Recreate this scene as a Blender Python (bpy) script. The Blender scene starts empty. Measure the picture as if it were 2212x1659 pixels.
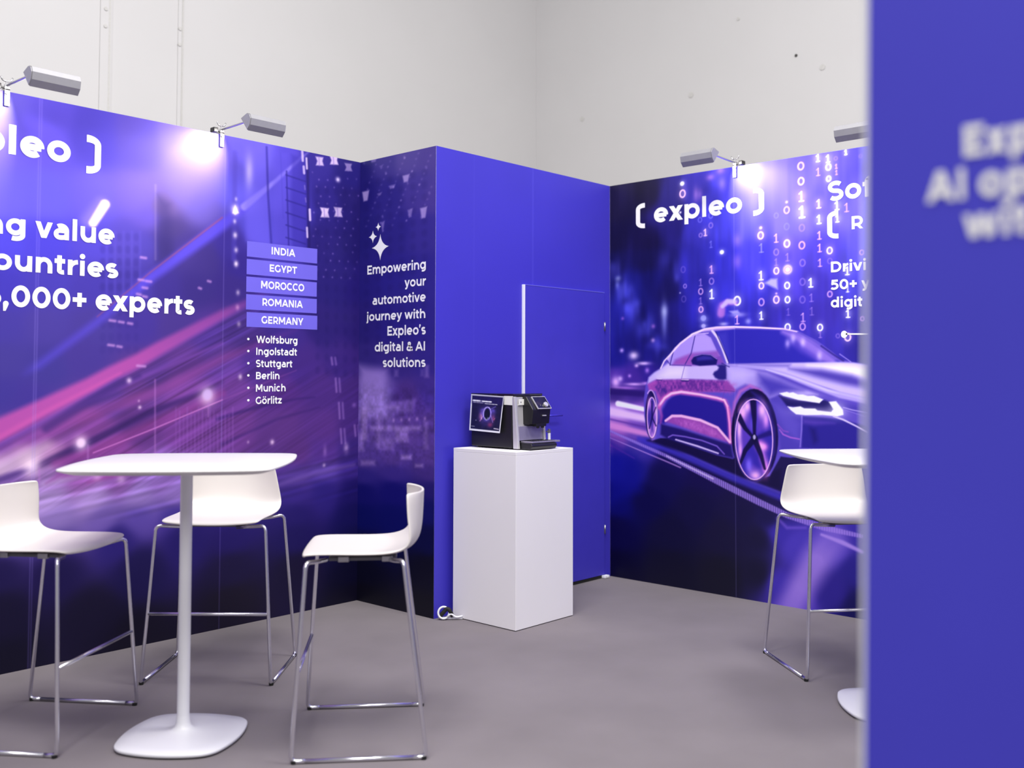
import bpy, bmesh, math, os
import numpy as np
from mathutils import Vector, Matrix

# ------------------------------------------------------------ scene, camera, world, lights
sc = bpy.context.scene
COL = sc.collection
XA, YB, YL, XR, HW, XP, XH, YH = 3.85204, 4.10908, 4.78465, 5.48191, 2.65406, 1.20000, 8.00000, 6.98000
XM = 4.07200
CAMZ = 1.36

cam_d = bpy.data.cameras.new('camera'); cam = bpy.data.objects.new('camera', cam_d); COL.objects.link(cam)
yaw, pitch, roll = 0.74098, 0.03855, 0.00265
fw = Vector((math.cos(yaw)*math.cos(pitch), math.sin(yaw)*math.cos(pitch), math.sin(pitch)))
r0 = Vector((math.sin(yaw), -math.cos(yaw), 0)); u0 = r0.cross(fw)
rt = r0*math.cos(roll) + u0*math.sin(roll); up = u0*math.cos(roll) - r0*math.sin(roll)
M = Matrix((rt, up, -fw)).transposed().to_4x4(); M.translation = Vector((0, 0, CAMZ))
cam.matrix_world = M
cam_d.sensor_fit = 'HORIZONTAL'; cam_d.sensor_width = 36.0
cam_d.lens = 2159.32319/2212*36.0
cam_d.shift_y = -(829.5-725.72467)/2212
cam_d.clip_start = 0.05; cam_d.clip_end = 100
cam_d.dof.use_dof = True; cam_d.dof.focus_distance = 5.2; cam_d.dof.aperture_fstop = 1.6
sc.camera = cam

sc.view_settings.view_transform = 'Standard'; sc.view_settings.look = 'None'
sc.view_settings.gamma = 1.0; sc.view_settings.use_curve_mapping = False
sc.view_settings.exposure = -0.32
sc.cycles.max_bounces = 8; sc.cycles.diffuse_bounces = 4; sc.cycles.sample_clamp_indirect = 4.0

w = bpy.data.worlds.new('hall_light'); sc.world = w; w.use_nodes = True
bg = w.node_tree.nodes['Background']; bg.inputs[0].default_value = (0.97, 0.975, 1.0, 1); bg.inputs[1].default_value = 0.44

def area(name, loc, target, size, power, color=(1,1,1), size_y=None):
    d = bpy.data.lights.new(name, 'AREA'); d.energy = power; d.color = color
    d.shape = 'RECTANGLE' if size_y else 'SQUARE'; d.size = size
    if size_y: d.size_y = size_y
    o = bpy.data.objects.new(name, d); COL.objects.link(o); o.location = loc
    o.rotation_euler = (Vector(target)-Vector(loc)).to_track_quat('-Z', 'Y').to_euler()
    return o
# hall ceiling luminaires high above the booth
area('hall_luminaire', (0.6, 0.6, 6.6), (1.6, 1.8, 0), 1.3, 235, (1, .985, .96))
area('hall_luminaire', (4.2, 0.4, 6.6), (4.0, 1.8, 0), 1.3, 215, (1, .985, .96))
area('hall_luminaire', (0.5, 2.4, 6.6), (1.9, 3.2, 0), 1.3, 195, (1, .985, .96))
area('hall_luminaire', (3.4, 2.7, 6.6), (3.9, 3.4, 0), 1.3, 110, (1, .985, .96))

# soft fill lights added in front of the booth to brighten its upright faces
area('front_fill_light', (-3.0, -2.0, 6.2), (3.6, 3.4, 0.8), 3.0, 250, (1, .985, .965))
area('front_fill_light', (0.5, -4.5, 6.2), (4.6, 3.0, 0.8), 3.0, 170, (1, .985, .965))

# ------------------------------------------------------------ helpers
def tag(o, label=None, cat=None, group=None, kind=None):
    if label: o['label'] = label
    if cat: o['category'] = cat
    if group: o['group'] = group
    if kind: o['kind'] = kind
    return o
def empty(name, loc=(0,0,0), rz=0.0):
    o = bpy.data.objects.new(name, None); o.empty_display_size = 0.1; COL.objects.link(o)
    o.location = loc; o.rotation_euler = (0,0,rz); return o
def link(name, me, m=None, parent=None, smooth=False):
    o = bpy.data.objects.new(name, me); COL.objects.link(o)
    if m: me.materials.append(m)
    if parent: o.parent = parent
    if smooth:
        me.polygons.foreach_set('use_smooth', [True]*len(me.polygons))
    return o
def obj(name, bm, m, parent=None, smooth=False, bevel=0.0, seg=3):
    bmesh.ops.recalc_face_normals(bm, faces=bm.faces)
    me = bpy.data.meshes.new(name); bm.to_mesh(me); bm.free()
    o = link(name, me, m, parent, smooth)
    if bevel:
        b = o.modifiers.new('edge', 'BEVEL'); b.width = bevel; b.segments = seg; b.limit_method = 'ANGLE'; b.angle_limit = math.radians(35)
        for pl in me.polygons: pl.use_smooth = True
        b.harden_normals = True
    return o
def box(bm, lo, hi, mat=None):
    x0,y0,z0 = lo; x1,y1,z1 = hi
    vs = [bm.verts.new(v) for v in ((x0,y0,z0),(x1,y0,z0),(x1,y1,z0),(x0,y1,z0),(x0,y0,z1),(x1,y0,z1),(x1,y1,z1),(x0,y1,z1))]
    if mat is not None:
        for v in vs: v.co = mat @ v.co
    for f in ((0,3,2,1),(4,5,6,7),(0,1,5,4),(1,2,6,5),(2,3,7,6),(3,0,4,7)): bm.faces.new([vs[i] for i in f])
    return vs
def cyl(bm, p0, p1, r0, r1=None, n=24):
    r1 = r0 if r1 is None else r1
    p0, p1 = Vector(p0), Vector(p1); d = (p1-p0).normalized()
    a = d.orthogonal().normalized(); b = d.cross(a)
    A = [bm.verts.new(p0+(a*math.cos(t)+b*math.sin(t))*r0) for t in [2*math.pi*i/n for i in range(n)]]
    B = [bm.verts.new(p1+(a*math.cos(t)+b*math.sin(t))*r1) for t in [2*math.pi*i/n for i in range(n)]]
    for i in range(n): bm.faces.new((A[i],A[(i+1)%n],B[(i+1)%n],B[i]))
    bm.faces.new(A[::-1]); bm.faces.new(B)
def fillet(pts, r, n=7):
    pts = [Vector(q) for q in pts]; out = [pts[0]]
    for i in range(1, len(pts)-1):
        a, b, c = pts[i-1], pts[i], pts[i+1]
        d1 = (a-b); d2 = (c-b); rr = min(r, d1.length*.48, d2.length*.48)
        p1 = b+d1.normalized()*rr; p2 = b+d2.normalized()*rr
        for k in range(n+1):
            t = k/n; out.append(p1*(1-t)**2+b*2*t*(1-t)+p2*t*t)
    out.append(pts[-1]); return out
def tube(bm, pts, r, n=14):
    pts = [Vector(q) for q in pts]; rings = []
    t = (pts[1]-pts[0]).normalized(); a = t.orthogonal().normalized()
    for i, q in enumerate(pts):
        t2 = ((pts[min(i+1,len(pts)-1)]-q).normalized() + (q-pts[max(i-1,0)]).normalized()).normalized()
        a = (a - t2*a.dot(t2)).normalized(); b = t2.cross(a)
        rings.append([bm.verts.new(q+(a*math.cos(2*math.pi*k/n)+b*math.sin(2*math.pi*k/n))*r) for k in range(n)])
    for A, B in zip(rings, rings[1:]):
        for k in range(n): bm.faces.new((A[k],A[(k+1)%n],B[(k+1)%n],B[k]))
    bm.faces.new(rings[0][::-1]); bm.faces.new(rings[-1])
def prism(bm, poly, d0, d1, place):
    """poly of 2D points extruded between depths d0 and d1; place(a, b, d) -> point"""
    A = [bm.verts.new(place(a,b,d0)) for a,b in poly]; B = [bm.verts.new(place(a,b,d1)) for a,b in poly]; n = len(poly)
    bm.faces.new(A[::-1]); bm.faces.new(B)
    for i in range(n): bm.faces.new((A[i],A[(i+1)%n],B[(i+1)%n],B[i]))
def lin(c):
    c = np.asarray(c, dtype=np.float64); return np.where(c <= .04045, c/12.92, ((c+.055)/1.055)**2.4)
def rgb(r, g, b): return tuple(float(v) for v in lin(np.array([r,g,b])/255.0))+(1.0,)

def mat(name, color, rough=.5, metal=0.0, spec=.5, noise=0.0, nscale=40.0, bump=0.0, bscale=200.0, coat=0.0, detail=4.0):
    m = bpy.data.materials.new(name); m.use_nodes = True; nt = m.node_tree; b = nt.nodes['Principled BSDF']
    b.inputs['Base Color'].default_value = color; b.inputs['Roughness'].default_value = rough
    b.inputs['Metallic'].default_value = metal; b.inputs['Specular IOR Level'].default_value = spec
    if coat: b.inputs['Coat Weight'].default_value = coat
    if noise or bump:
        tc = nt.nodes.new('ShaderNodeTexCoord')
    if noise:
        n = nt.nodes.new('ShaderNodeTexNoise'); n.inputs['Scale'].default_value = nscale; n.inputs['Detail'].default_value = detail
        nt.links.new(tc.outputs['Object'], n.inputs['Vector'])
        cr = nt.nodes.new('ShaderNodeValToRGB'); nt.links.new(n.outputs['Fac'], cr.inputs['Fac'])
        cr.color_ramp.elements[0].position = .3; cr.color_ramp.elements[1].position = .7
        cr.color_ramp.elements[0].color = tuple(v*(1-noise) for v in color[:3])+(1,)
        cr.color_ramp.elements[1].color = tuple(min(1,v*(1+noise)) for v in color[:3])+(1,)
        nt.links.new(cr.outputs['Color'], b.inputs['Base Color'])
    if bump:
        n2 = nt.nodes.new('ShaderNodeTexNoise'); n2.inputs['Scale'].default_value = bscale; n2.inputs['Detail'].default_value = 3
        nt.links.new(tc.outputs['Object'], n2.inputs['Vector'])
        bp = nt.nodes.new('ShaderNodeBump'); bp.inputs['Strength'].default_value = bump; bp.inputs['Distance'].default_value = .002
        nt.links.new(n2.outputs['Fac'], bp.inputs['Height']); nt.links.new(bp.outputs['Normal'], b.inputs['Normal'])
    return m
def print_mat(name, rough=.44, spec=.26):
    m = mat(name, (.5,.5,.5,1), rough, spec=spec); nt = m.node_tree
    a = nt.nodes.new('ShaderNodeAttribute'); a.attribute_name = 'ink'
    nt.links.new(a.outputs['Color'], nt.nodes['Principled BSDF'].inputs['Base Color'])
    return m

M_PRINT = print_mat('printed_film')
M_POSTER = print_mat('poster_print', .5, .3)
M_BLUE = mat('blue_film', rgb(64,56,187), .45, noise=.03, nscale=6)
M_BLUE_PANEL = mat('blue_panel_film', rgb(69,65,204), .5, noise=.03, nscale=3)
M_LETTER = mat('white_lettering', rgb(246,245,249), .5, spec=.3, noise=.01, nscale=3)
M_BAR = mat('lilac_bar', rgb(112,101,222), .45, noise=.02, nscale=8)
M_CARPET = mat('grey_carpet', rgb(126,119,123), .95, spec=.1, noise=.07, nscale=2.2, bump=.5, bscale=420, detail=8)
M_HALL = mat('white_hall_paint', rgb(210,208,209), .85, spec=.2, noise=.012, nscale=1.5)
M_HOLE = mat('grey_plug', rgb(202,200,198), .8, noise=.05, nscale=60)
M_DARKHOLE = mat('dark_plug', rgb(70,68,66), .8, noise=.05, nscale=60)
M_TRIM = mat('white_trim', rgb(232,232,240), .4, noise=.01, nscale=10)
M_WHITE = mat('white_shell', rgb(219,213,209), .38, spec=.45, noise=.008, nscale=4)
M_TABLE = mat('white_laminate', rgb(222,219,219), .35, spec=.45, noise=.008, nscale=5)
M_TABLE_METAL = mat('white_coated_steel', rgb(224,223,229), .38, spec=.5, noise=.008, nscale=5)
M_PED = mat('white_pedestal', rgb(240,237,239), .5, spec=.4, noise=.01, nscale=2)
M_CHROME = mat('chrome', rgb(228,227,234), .26, 1.0, noise=.02, nscale=30)
M_ALU = mat('brushed_aluminium', rgb(178,177,182), .34, 1.0, noise=.05, nscale=30)
M_LAMPGREY = mat('silver_lamp_paint', rgb(158,157,162), .5, .25, noise=.03, nscale=30)
M_BLACK = mat('black_plastic', rgb(24,23,27), .4, noise=.05, nscale=30)
M_GLOSSBLACK = mat('gloss_black', rgb(14,14,20), .12, coat=.5, noise=.05, nscale=30)
M_GREYPLASTIC = mat('grey_plastic', rgb(98,98,104), .5, noise=.05, nscale=30)
M_SILVER = mat('satin_silver', rgb(205,202,206), .35, .35, noise=.03, nscale=20)
M_STEEL = mat('stainless_steel', rgb(170,164,182), .3, .5, noise=.04, nscale=20)
M_PAPER = mat('white_paper', rgb(236,235,230), .7, noise=.01, nscale=20)
M_RUBBER = mat('black_rubber', rgb(22,22,22), .7, noise=.05, nscale=40)

# ------------------------------------------------------------ printed artwork painted onto a fine mesh
def vnoise(x, y, seed=0):
    xi = np.floor(x).astype(np.int64); yi = np.floor(y).astype(np.int64); fx = x-xi; fy = y-yi
    fx = fx*fx*(3-2*fx); fy = fy*fy*(3-2*fy)
    def h(a, b):
        n = (a*374761393 + b*668265263 + seed*1442695041) & 0x7fffffff
        n = ((n ^ (n >> 13)) * 1274126177) & 0x7fffffff
        return ((n ^ (n >> 16)) & 0xffff)/65535.0
    return (h(xi,yi)*(1-fx)+h(xi+1,yi)*fx)*(1-fy)+(h(xi,yi+1)*(1-fx)+h(xi+1,yi+1)*fx)*fy
def sstep(a, b, x):
    t = np.clip((x-a)/(b-a), 0, 1); return t*t*(3-2*t)

class Art:
    """ink colours (sRGB 0-255 in, linear out) at points (u along the wall, z up); lengths in print units"""
    def __init__(s, U, Z, ku, kz):
        s.U = U.astype(np.float32); s.Z = Z.astype(np.float32); s.ku = ku; s.kz = kz
        s.x = s.U*ku; s.y = s.Z*kz; s.c = np.zeros((len(U),3), np.float32)
    def base(s, pts, soft=28, power=2.7):
        acc = np.zeros_like(s.c); W = np.zeros(len(s.x), np.float32)
        for (u,z), col in pts:
            d = (s.x-u*s.ku)**2+(s.y-z*s.kz)**2
            wt = (1.0/(d+soft*soft))**power; W += wt; acc += wt[:,None]*np.array(col, np.float32)/255
        s.c = acc/W[:,None]
    def sel(s, xs, ys, m):
        return np.nonzero((s.x > min(xs)-m)&(s.x < max(xs)+m)&(s.y > min(ys)-m)&(s.y < max(ys)+m))[0]
    def put(s, i, a, col, mode):
        c = np.array(col, np.float32)/255; a = a.astype(np.float32)[:,None]
        if mode == 'over': s.c[i] = s.c[i]*(1-a)+c*a
        elif mode == 'screen': s.c[i] = 1-(1-s.c[i])*(1-c*a)
        elif mode == 'mul': s.c[i] = s.c[i]*(1-a+c*a)
    def poly(s, pts, col, soft=2, alpha=1, mode='over', tex=None):
        P = [(u*s.ku, z*s.kz) for u,z in pts]; i = s.sel([q[0] for q in P],[q[1] for q in P], soft*2)
        if not len(i): return
        x, y = s.x[i], s.y[i]; d = np.full(len(i), 1e9, np.float32); ins = np.zeros(len(i), bool)
        for (x0,y0),(x1,y1) in zip(P, P[1:]+P[:1]):
            ex, ey = x1-x0, y1-y0; t = np.clip(((x-x0)*ex+(y-y0)*ey)/(ex*ex+ey*ey+1e-9),0,1)
            d = np.minimum(d, np.hypot(x-x0-t*ex, y-y0-t*ey))
            cr = ((y0 > y) != (y1 > y)); ins ^= cr & (x < (x1-x0)*(y-y0)/(y1-y0+1e-12)+x0)
        sd = np.where(ins, d, -d); a = sstep(-soft, soft, sd)*alpha
        if tex is not None: a = a*tex(s.U[i], s.Z[i])
        s.put(i, a, col, mode)
    def line(s, pts, wid, col, soft=1.5, alpha=1, mode='over', fade=None, tex=None):
        P = [(u*s.ku, z*s.kz) for u,z in pts]; n = len(P)
        wid = [wid]*n if np.isscalar(wid) else wid; fade = [1]*n if fade is None else fade
        i = s.sel([q[0] for q in P],[q[1] for q in P], max(wid)+soft*2)
        if not len(i): return
        x, y = s.x[i], s.y[i]; a = np.zeros(len(i), np.float32)
        for k in range(n-1):
            (x0,y0),(x1,y1) = P[k],P[k+1]; ex, ey = x1-x0, y1-y0
            t = np.clip(((x-x0)*ex+(y-y0)*ey)/(ex*ex+ey*ey+1e-9),0,1); d = np.hypot(x-x0-t*ex, y-y0-t*ey)
            h = (wid[k]*(1-t)+wid[k+1]*t)/2; fa = fade[k]*(1-t)+fade[k+1]*t
            a = np.maximum(a, (1-sstep(h-soft, h+soft, d))*fa)
        a = a*alpha
        if tex is not None: a = a*tex(s.U[i], s.Z[i])
        s.put(i, a, col, mode)
    def spot(s, p, rx, ry, col, alpha=1, mode='screen', hard=0.0):
        x0, y0 = p[0]*s.ku, p[1]*s.kz; i = s.sel([x0-rx*3,x0+rx*3],[y0-ry*3,y0+ry*3],1)
        if not len(i): return
        d = np.hypot((s.x[i]-x0)/rx, (s.y[i]-y0)/ry)
        a = np.exp(-d*d) if not hard else 1-sstep(1-hard*.5, 1+hard, d)
        s.put(i, a*alpha, col, mode)
    def ring(s, p, rx, ry, wid, col, soft=1.2, alpha=1, mode='over', t0=0, t1=360):
        n = 40; T = [math.radians(t0+(t1-t0)*k/n) for k in range(n+1)]
        s.line([(p[0]+rx*math.cos(t)/s.ku, p[1]+ry*math.sin(t)/s.kz) for t in T], wid, col, soft, alpha, mode)
    def disc(s, p, rx, ry, col, soft=1.5, alpha=1, mode='over'):
        n = 36; s.poly([(p[0]+rx*math.cos(2*math.pi*k/n)/s.ku, p[1]+ry*math.sin(2*math.pi*k/n)/s.kz) for k in range(n)], col, soft, alpha, mode)
    def finish(s): return lin(np.clip(s.c,0,1)).astype(np.float32)

def wall_mesh(name, us, zs, place, back, paint, ku, kz, m, back_col=(215,215,222)):
    """front: a fine grid (us x zs) carrying the print; back, ends and top: plain panel.  place(u,z,depth)->xyz"""
    nu, nz = len(us), len(zs); U, Z = np.meshgrid(us, zs); U = U.ravel(); Z = Z.ravel()
    art = Art(U, Z, ku, kz); paint(art); ink = art.finish()
    X = place(U, Z, np.zeros_like(U))
    co = np.stack(X, 1); q = (np.arange(nz-1)[:,None]*nu+np.arange(nu-1)[None,:]).ravel()
    F = np.stack([q, q+1, q+nu+1, q+nu], 1)
    cu = np.array([us[0],us[-1],us[-1],us[0]]*2); cz = np.array([zs[0],zs[0],zs[-1],zs[-1]]*2); cd = np.array([0.0005]*4+[back]*4)
    bx = np.stack(place(cu, cz, cd), 1); n0 = len(co); co = np.concatenate([co, bx])
    F = np.concatenate([F, np.array([[4,7,6,5],[0,4,5,1],[1,5,6,2],[2,6,7,3],[3,7,4,0]])+n0])
    ink = np.concatenate([ink, np.tile(lin(np.array(back_col)/255).astype(np.float32),(8,1))])
    me = bpy.data.meshes.new(name); me.vertices.add(len(co)); me.vertices.foreach_set('co', co.astype(np.float32).ravel())
    me.loops.add(F.size); me.loops.foreach_set('vertex_index', F.astype(np.int32).ravel())
    me.polygons.add(len(F)); me.polygons.foreach_set('loop_start', np.arange(0, F.size, 4, dtype=np.int32))
    me.update(calc_edges=True)
    at = me.attributes.new('ink', 'FLOAT_COLOR', 'POINT')
    at.data.foreach_set('color', np.concatenate([ink, np.ones((len(ink),1),np.float32)],1).astype(np.float32).ravel())
    return link(name, me, m)

# planes of the booth walls: along-direction, outward normal and origin used for lettering
PLANES = {
    'L': (Vector((1,0,0)), Vector((0,-1,0)), lambda u: Vector((u, YL, 0))),
    'S': (Vector((0,-1,0)), Vector((-1,0,0)), lambda u: Vector((XA, u, 0))),
    'B': (Vector((1,0,0)), Vector((0,-1,0)), lambda u: Vector((u, YB, 0))),
    'R': (Vector((0,-1,0)), Vector((-1,0,0)), lambda u: Vector((XR, u, 0))),
    'P': (Vector((0,-1,0)), Vector((-1,0,0)), lambda u: Vector((XP, u, 0))),
}
# ------------------------------------------------------------ geometric sans lettering drawn with strokes (1000 units per em)
def _arc(cx, cy, rx, ry, a0, a1, n=None):
    n = n or max(6, int(abs(a1-a0)/9))
    return [(cx+rx*math.cos(math.radians(a0+(a1-a0)*k/n)), cy+ry*math.sin(math.radians(a0+(a1-a0)*k/n))) for k in range(n+1)]
def glyph(ch, T):
    """-> (polylines of stroke T, solid quads, ink width, left bearing, right bearing)"""
    h = T/2; X, CAP, ASC, DS = 535, 700, 742, -192; L = []; Q = []; o = 9
    def diag(x0, y0, x1, y1, w=None):
        w = (w or T*1.12)/2; Q.append([(x0-w,y0),(x0+w,y0),(x1+w,y1),(x1-w,y1)])
    def bar(x0, x1, y): Q.append([(x0,y-h),(x1,y-h),(x1,y+h),(x0,y+h)])
    def stem(x, y0, y1): Q.append([(x-h,y0),(x+h,y0),(x+h,y1),(x-h,y1)])
    def dot(x, y, r): Q.append([(x+r*math.cos(2*math.pi*k/20), y+r*math.sin(2*math.pi*k/20)) for k in range(20)])
    def oval(cx, cy, rx, ry): L.append(_arc(cx,cy,rx,ry,0,360,40))
    rY = (X+2*o-T)/2; cY = X/2
    if ch in 'o\u00f6':
        W = 590; oval(W/2, cY, W/2-h, rY)
        if ch != 'o': dot(W/2-115, 672, T*.52); dot(W/2+115, 672, T*.52)
        return L, Q, W, 42, 42
    if ch in 'bdpqg':
        W = 600; bx = W/2+ (-12 if ch in 'dqg' else 12); oval(bx, cY, (W-24)/2-h, rY)
        if ch == 'b': stem(h, 0, ASC)
        if ch == 'd': stem(W-h, 0, ASC)
        if ch == 'p': stem(h, DS, X)
        if ch == 'g':
            stem(W-h, 20, X); L.append([(W-h,30)]+_arc(W/2-5, 10, W/2-h+5, -DS+10-h, 0, -118))
        return L, Q, W, (70 if ch in 'bp' else 42), (42 if ch in 'bp' else 70)
    if ch in 'nhmru':
        if ch == 'm':
            W = 880; stem(h,0,X); m = W/2
            for a, b in ((h,m),(m,W-h)):
                cx = (a+b)/2; L.append(_arc(cx,X+o-h-190,cx-a,190,180,90)+_arc(cx,X+o-h-190,b-cx,190,90,0)+[(b,0)])
            return L, Q, W, 70, 66
        if ch == 'r':
            W = 340; stem(h,0,X); L.append(_arc(W+10,X+o-h-230,W+10-h,230,180,92)); return L, Q, W+10, 70, 6
        W = 545; cx = W/2
        if ch == 'u':
            stem(W-h,0,X); L.append([(h,X)]+_arc(cx,-o+h+215,cx-h,215,180,270)+_arc(cx,-o+h+215,cx-h,215,270,360))
        else:
            stem(h,0,X if ch == 'n' else ASC); L.append(_arc(cx,X+o-h-215,cx-h,215,180,90)+_arc(cx,X+o-h-215,cx-h,215,90,0)+[(W-h,0)])
        return L, Q, W, 68, 66
    if ch == 'l': stem(h,0,ASC); return L, Q, T, 72, 72
    if ch == 'i': stem(h,0,X); dot(h,684,T*.6); return L, Q, T, 72, 72
    if ch == 'j':
        stem(h,-60,X); dot(h,684,T*.6); L.append([(h,-40)]+_arc(h-110,-60,110,-DS-60-h,0,-100)); return L, Q, T, 72, 72
    if ch == 'a':
        W = 520; L.append(_arc(W/2-8,X+o-h-165,W/2-h+8,165,128,0)+[(W-h,0)])
        L.append([(W-h,318-h*.2)]+[(235,318-h*.2)]+_arc(215,(318-h*.2-o+h)/2,215-h,(318-h*.2+o-h)/2,90,270)+_arc(225,150,W-h-225,150+o-h,270,340))
        return L, Q, W, 44, 66
    if ch == 'e':
        W = 585; bar(h*.9, W-h*.9, cY-6); L.append(_arc(W/2,cY,W/2-h,rY,-4,312)); return L, Q, W, 42, 38
    if ch == 'c': W = 545; L.append(_arc(W/2+12,cY,W/2-h+12,rY,48,312)); return L, Q, W, 42, 24
    if ch in 'sS':
        H0, H1, W = (-o,X+o,455) if ch == 's' else (-o,CAP+o,580)
        m = (H0+H1)/2; rv = (H1-h-m)/2; cx = W/2; rx = W/2-h
        up_ = _arc(cx,m+rv,rx,rv,38,250); lo_ = _arc(cx,m-rv,rx,rv,70,-142)
        L.append(up_+lo_); return L, Q, W, 30, 30
    if ch == 't':
        W = 370; x = 85+h; stem(x,150,655); L.append([(x,180)]+_arc(x+125,125+0,125,125+o-h,180,285)); bar(0,W-20,X-h); return L, Q, W, 14, 18
    if ch == 'f':
        W = 380; x = 80+h; stem(x,0,600); L.append([(x,560)]+_arc(x+135,ASC+4-h-135,135,135,180,78)); bar(0,W-25,X-h); return L, Q, W, 14, 0
    if ch == 'v': W = 575; w = T*1.1; diag(w/2,X,W/2,0,w); diag(W-w/2,X,W/2,0,w); return L, Q, W, 0, 0
    if ch == 'y':
        W = 575; w = T*1.1; diag(w/2,X,W/2+5,0,w); diag(W-w/2,X,W/2-62,-130,w); L.append(_arc(W/2-150,-90,95,-DS-90-h,-20,-125)); return L, Q, W, 0, 0
    if ch == 'w':
        W = 880; w = T*1.04; p = W*.29
        for x0,y0,x1,y1 in ((w/2,X,p,0),(W/2,X,p,0),(W/2,X,W-p,0),(W-w/2,X,W-p,0)): diag(x0,y0,x1,y1,w)
        return L, Q, W, 4, 4
    if ch == 'x': W = 560; w = T*1.28; diag(w/2,X,W-w/2,0,w); diag(W-w/2,X,w/2,0,w); return L, Q, W, 6, 6
    if ch == 'z': W = 465; bar(0,W,X-h); bar(0,W,h); diag(W-T*.75,X-T*.8,T*.75,T*.8,T*1.3); return L, Q, W, 30, 30
    # capitals
    if ch == 'E': W = 520; stem(h,0,CAP); bar(0,W,h); bar(0,W,CAP-h); bar(0,W-50,CAP/2); return L, Q, W, 82, 44
    if ch == 'T': W = 600; stem(W/2,0,CAP); bar(0,W,CAP-h); return L, Q, W, 10, 10
    if ch == 'I': stem(h,0,CAP); return L, Q, T, 84, 84
    if ch == 'D': W = 655; stem(h,0,CAP); L.append([(h,CAP-h)]+_arc(W*.44,CAP/2,W*.56-h,CAP/2-h,90,-90)+[(h,h)]); return L, Q, W, 82, 44
    if ch in 'PR':
        W = 575; stem(h,0,CAP); y0 = 235; L.append([(h,CAP-h)]+_arc(W*.5,(CAP-h+y0)/2,W*.5-h,(CAP-h-y0)/2,90,-90)+[(h,y0)])
        if ch == 'R': diag(W*.52,y0,W-T*.45,0,T*1.2)
        return L, Q, W, 82, 32
    if ch == 'B':
        W = 600; stem(h,0,CAP); m = 365; L.append([(h,CAP-h)]+_arc(W*.5,(CAP-h+m)/2,W*.44-h,(CAP-h-m)/2,90,-90)+[(h,m)]); L.append([(h,m)]+_arc(W*.52,(m+h)/2,W*.48-h,(m-h)/2,90,-90)+[(h,h)]); return L, Q, W, 82, 38
    if ch in 'OC0':
        W = {'O':760,'C':690,'0':600}[ch]
        if ch == 'C': L.append(_arc(760/2,CAP/2,380-h,CAP/2+o-h,44,316))
        else: oval(W/2,CAP/2,W/2-h,CAP/2+o-h)
        return L, Q, W, 44, (44 if ch != 'C' else 20)
    if ch == 'G': W = 700; L.append(_arc(380,CAP/2,380-h,CAP/2+o-h,46,322)); stem(W-h,85,CAP/2+12); return L, Q, W, 44, 50
    if ch == 'A': W = 780; w = T*1.12; diag(w/2,0,W/2,CAP,w); diag(W-w/2,0,W/2,CAP,w); bar(W*.24,W*.76,212); return L, Q, W, -4, -4
    if ch == 'N': W = 640; stem(h,0,CAP); stem(W-h,0,CAP); diag(h*1.15,CAP,W-h*1.15,0,T*1.3); return L, Q, W, 82, 82
    if ch == 'M': W = 780; stem(h,0,CAP); stem(W-h,0,CAP); diag(h*1.2,CAP,W/2,170,T*1.25); diag(W-h*1.2,CAP,W/2,170,T*1.25); return L, Q, W, 82, 82
    if ch == 'W':
        W = 1120; w = T*1.08; p = W*.285
        for x0,y0,x1,y1 in ((w/2,CAP,p,0),(W/2,CAP,p,0),(W/2,CAP,W-p,0),(W-w/2,CAP,W-p,0)): diag(x0,y0,x1,y1,w)
        return L, Q, W, 6, 6
    if ch == 'Y': W = 690; stem(W/2,0,270); w = T*1.2; diag(w/2,CAP,W/2,225,w); diag(W-w/2,CAP,W/2,225,w); return L, Q, W, -8, -8
    if ch == '3':
        W = 570; bar(40,W-60,CAP-h); diag(W-60-T*.7,CAP-T*.8,W/2-20,405,T*1.25); L.append([(W/2-60,412)]+_arc(W/2-20,(412-o+h)/2,W/2+20-h,(412+o-h)/2,90,-140)); return L, Q, W, 20, 34
    if ch == '5':
        W = 570; bar(110,W-50,CAP-h); Q.append([(105,CAP),(105+T,CAP),(75+T,360),(75,360)]); L.append([(85,420-h*.3)]+_arc(W/2-30,(430-o+h)/2,W/2+30-h,(430+o-h)/2,90,-138)); return L, Q, W, 24, 34
    if ch == '+': W = 480; bar(0,W,345); stem(W/2,345-W/2,345+W/2); return L, Q, W, 50, 50
    if ch == ',': dot(h*1.1,h*1.1,h*1.15); Q.append([(0,h),(T*1.15,h),(T*.55,-150),(T*.05,-150)]); return L, Q, T*1.2, 40, 40
    if ch == '\u2019': dot(h*1.1,ASC-h*1.1,h*1.15); Q.append([(0,ASC-h),(T*1.15,ASC-h),(T*.55,ASC-T-120),(T*.05,ASC-T-120)]); return L, Q, T*1.2, 36, 36
    if ch == '&':
        W = 640; L.append([(620,20),(480,170),(330,340),(215,480)]+_arc(285,565,105,132-h*.9,205,-20)+[(372,500),(300,405),(180,335)]+_arc(235,175,235-h,185-h*.9,130,280)+[(400,50),(500,170),(560,320)]); return L, Q, W, 36, 20
    return L, Q, 230, 0, 20
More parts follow.
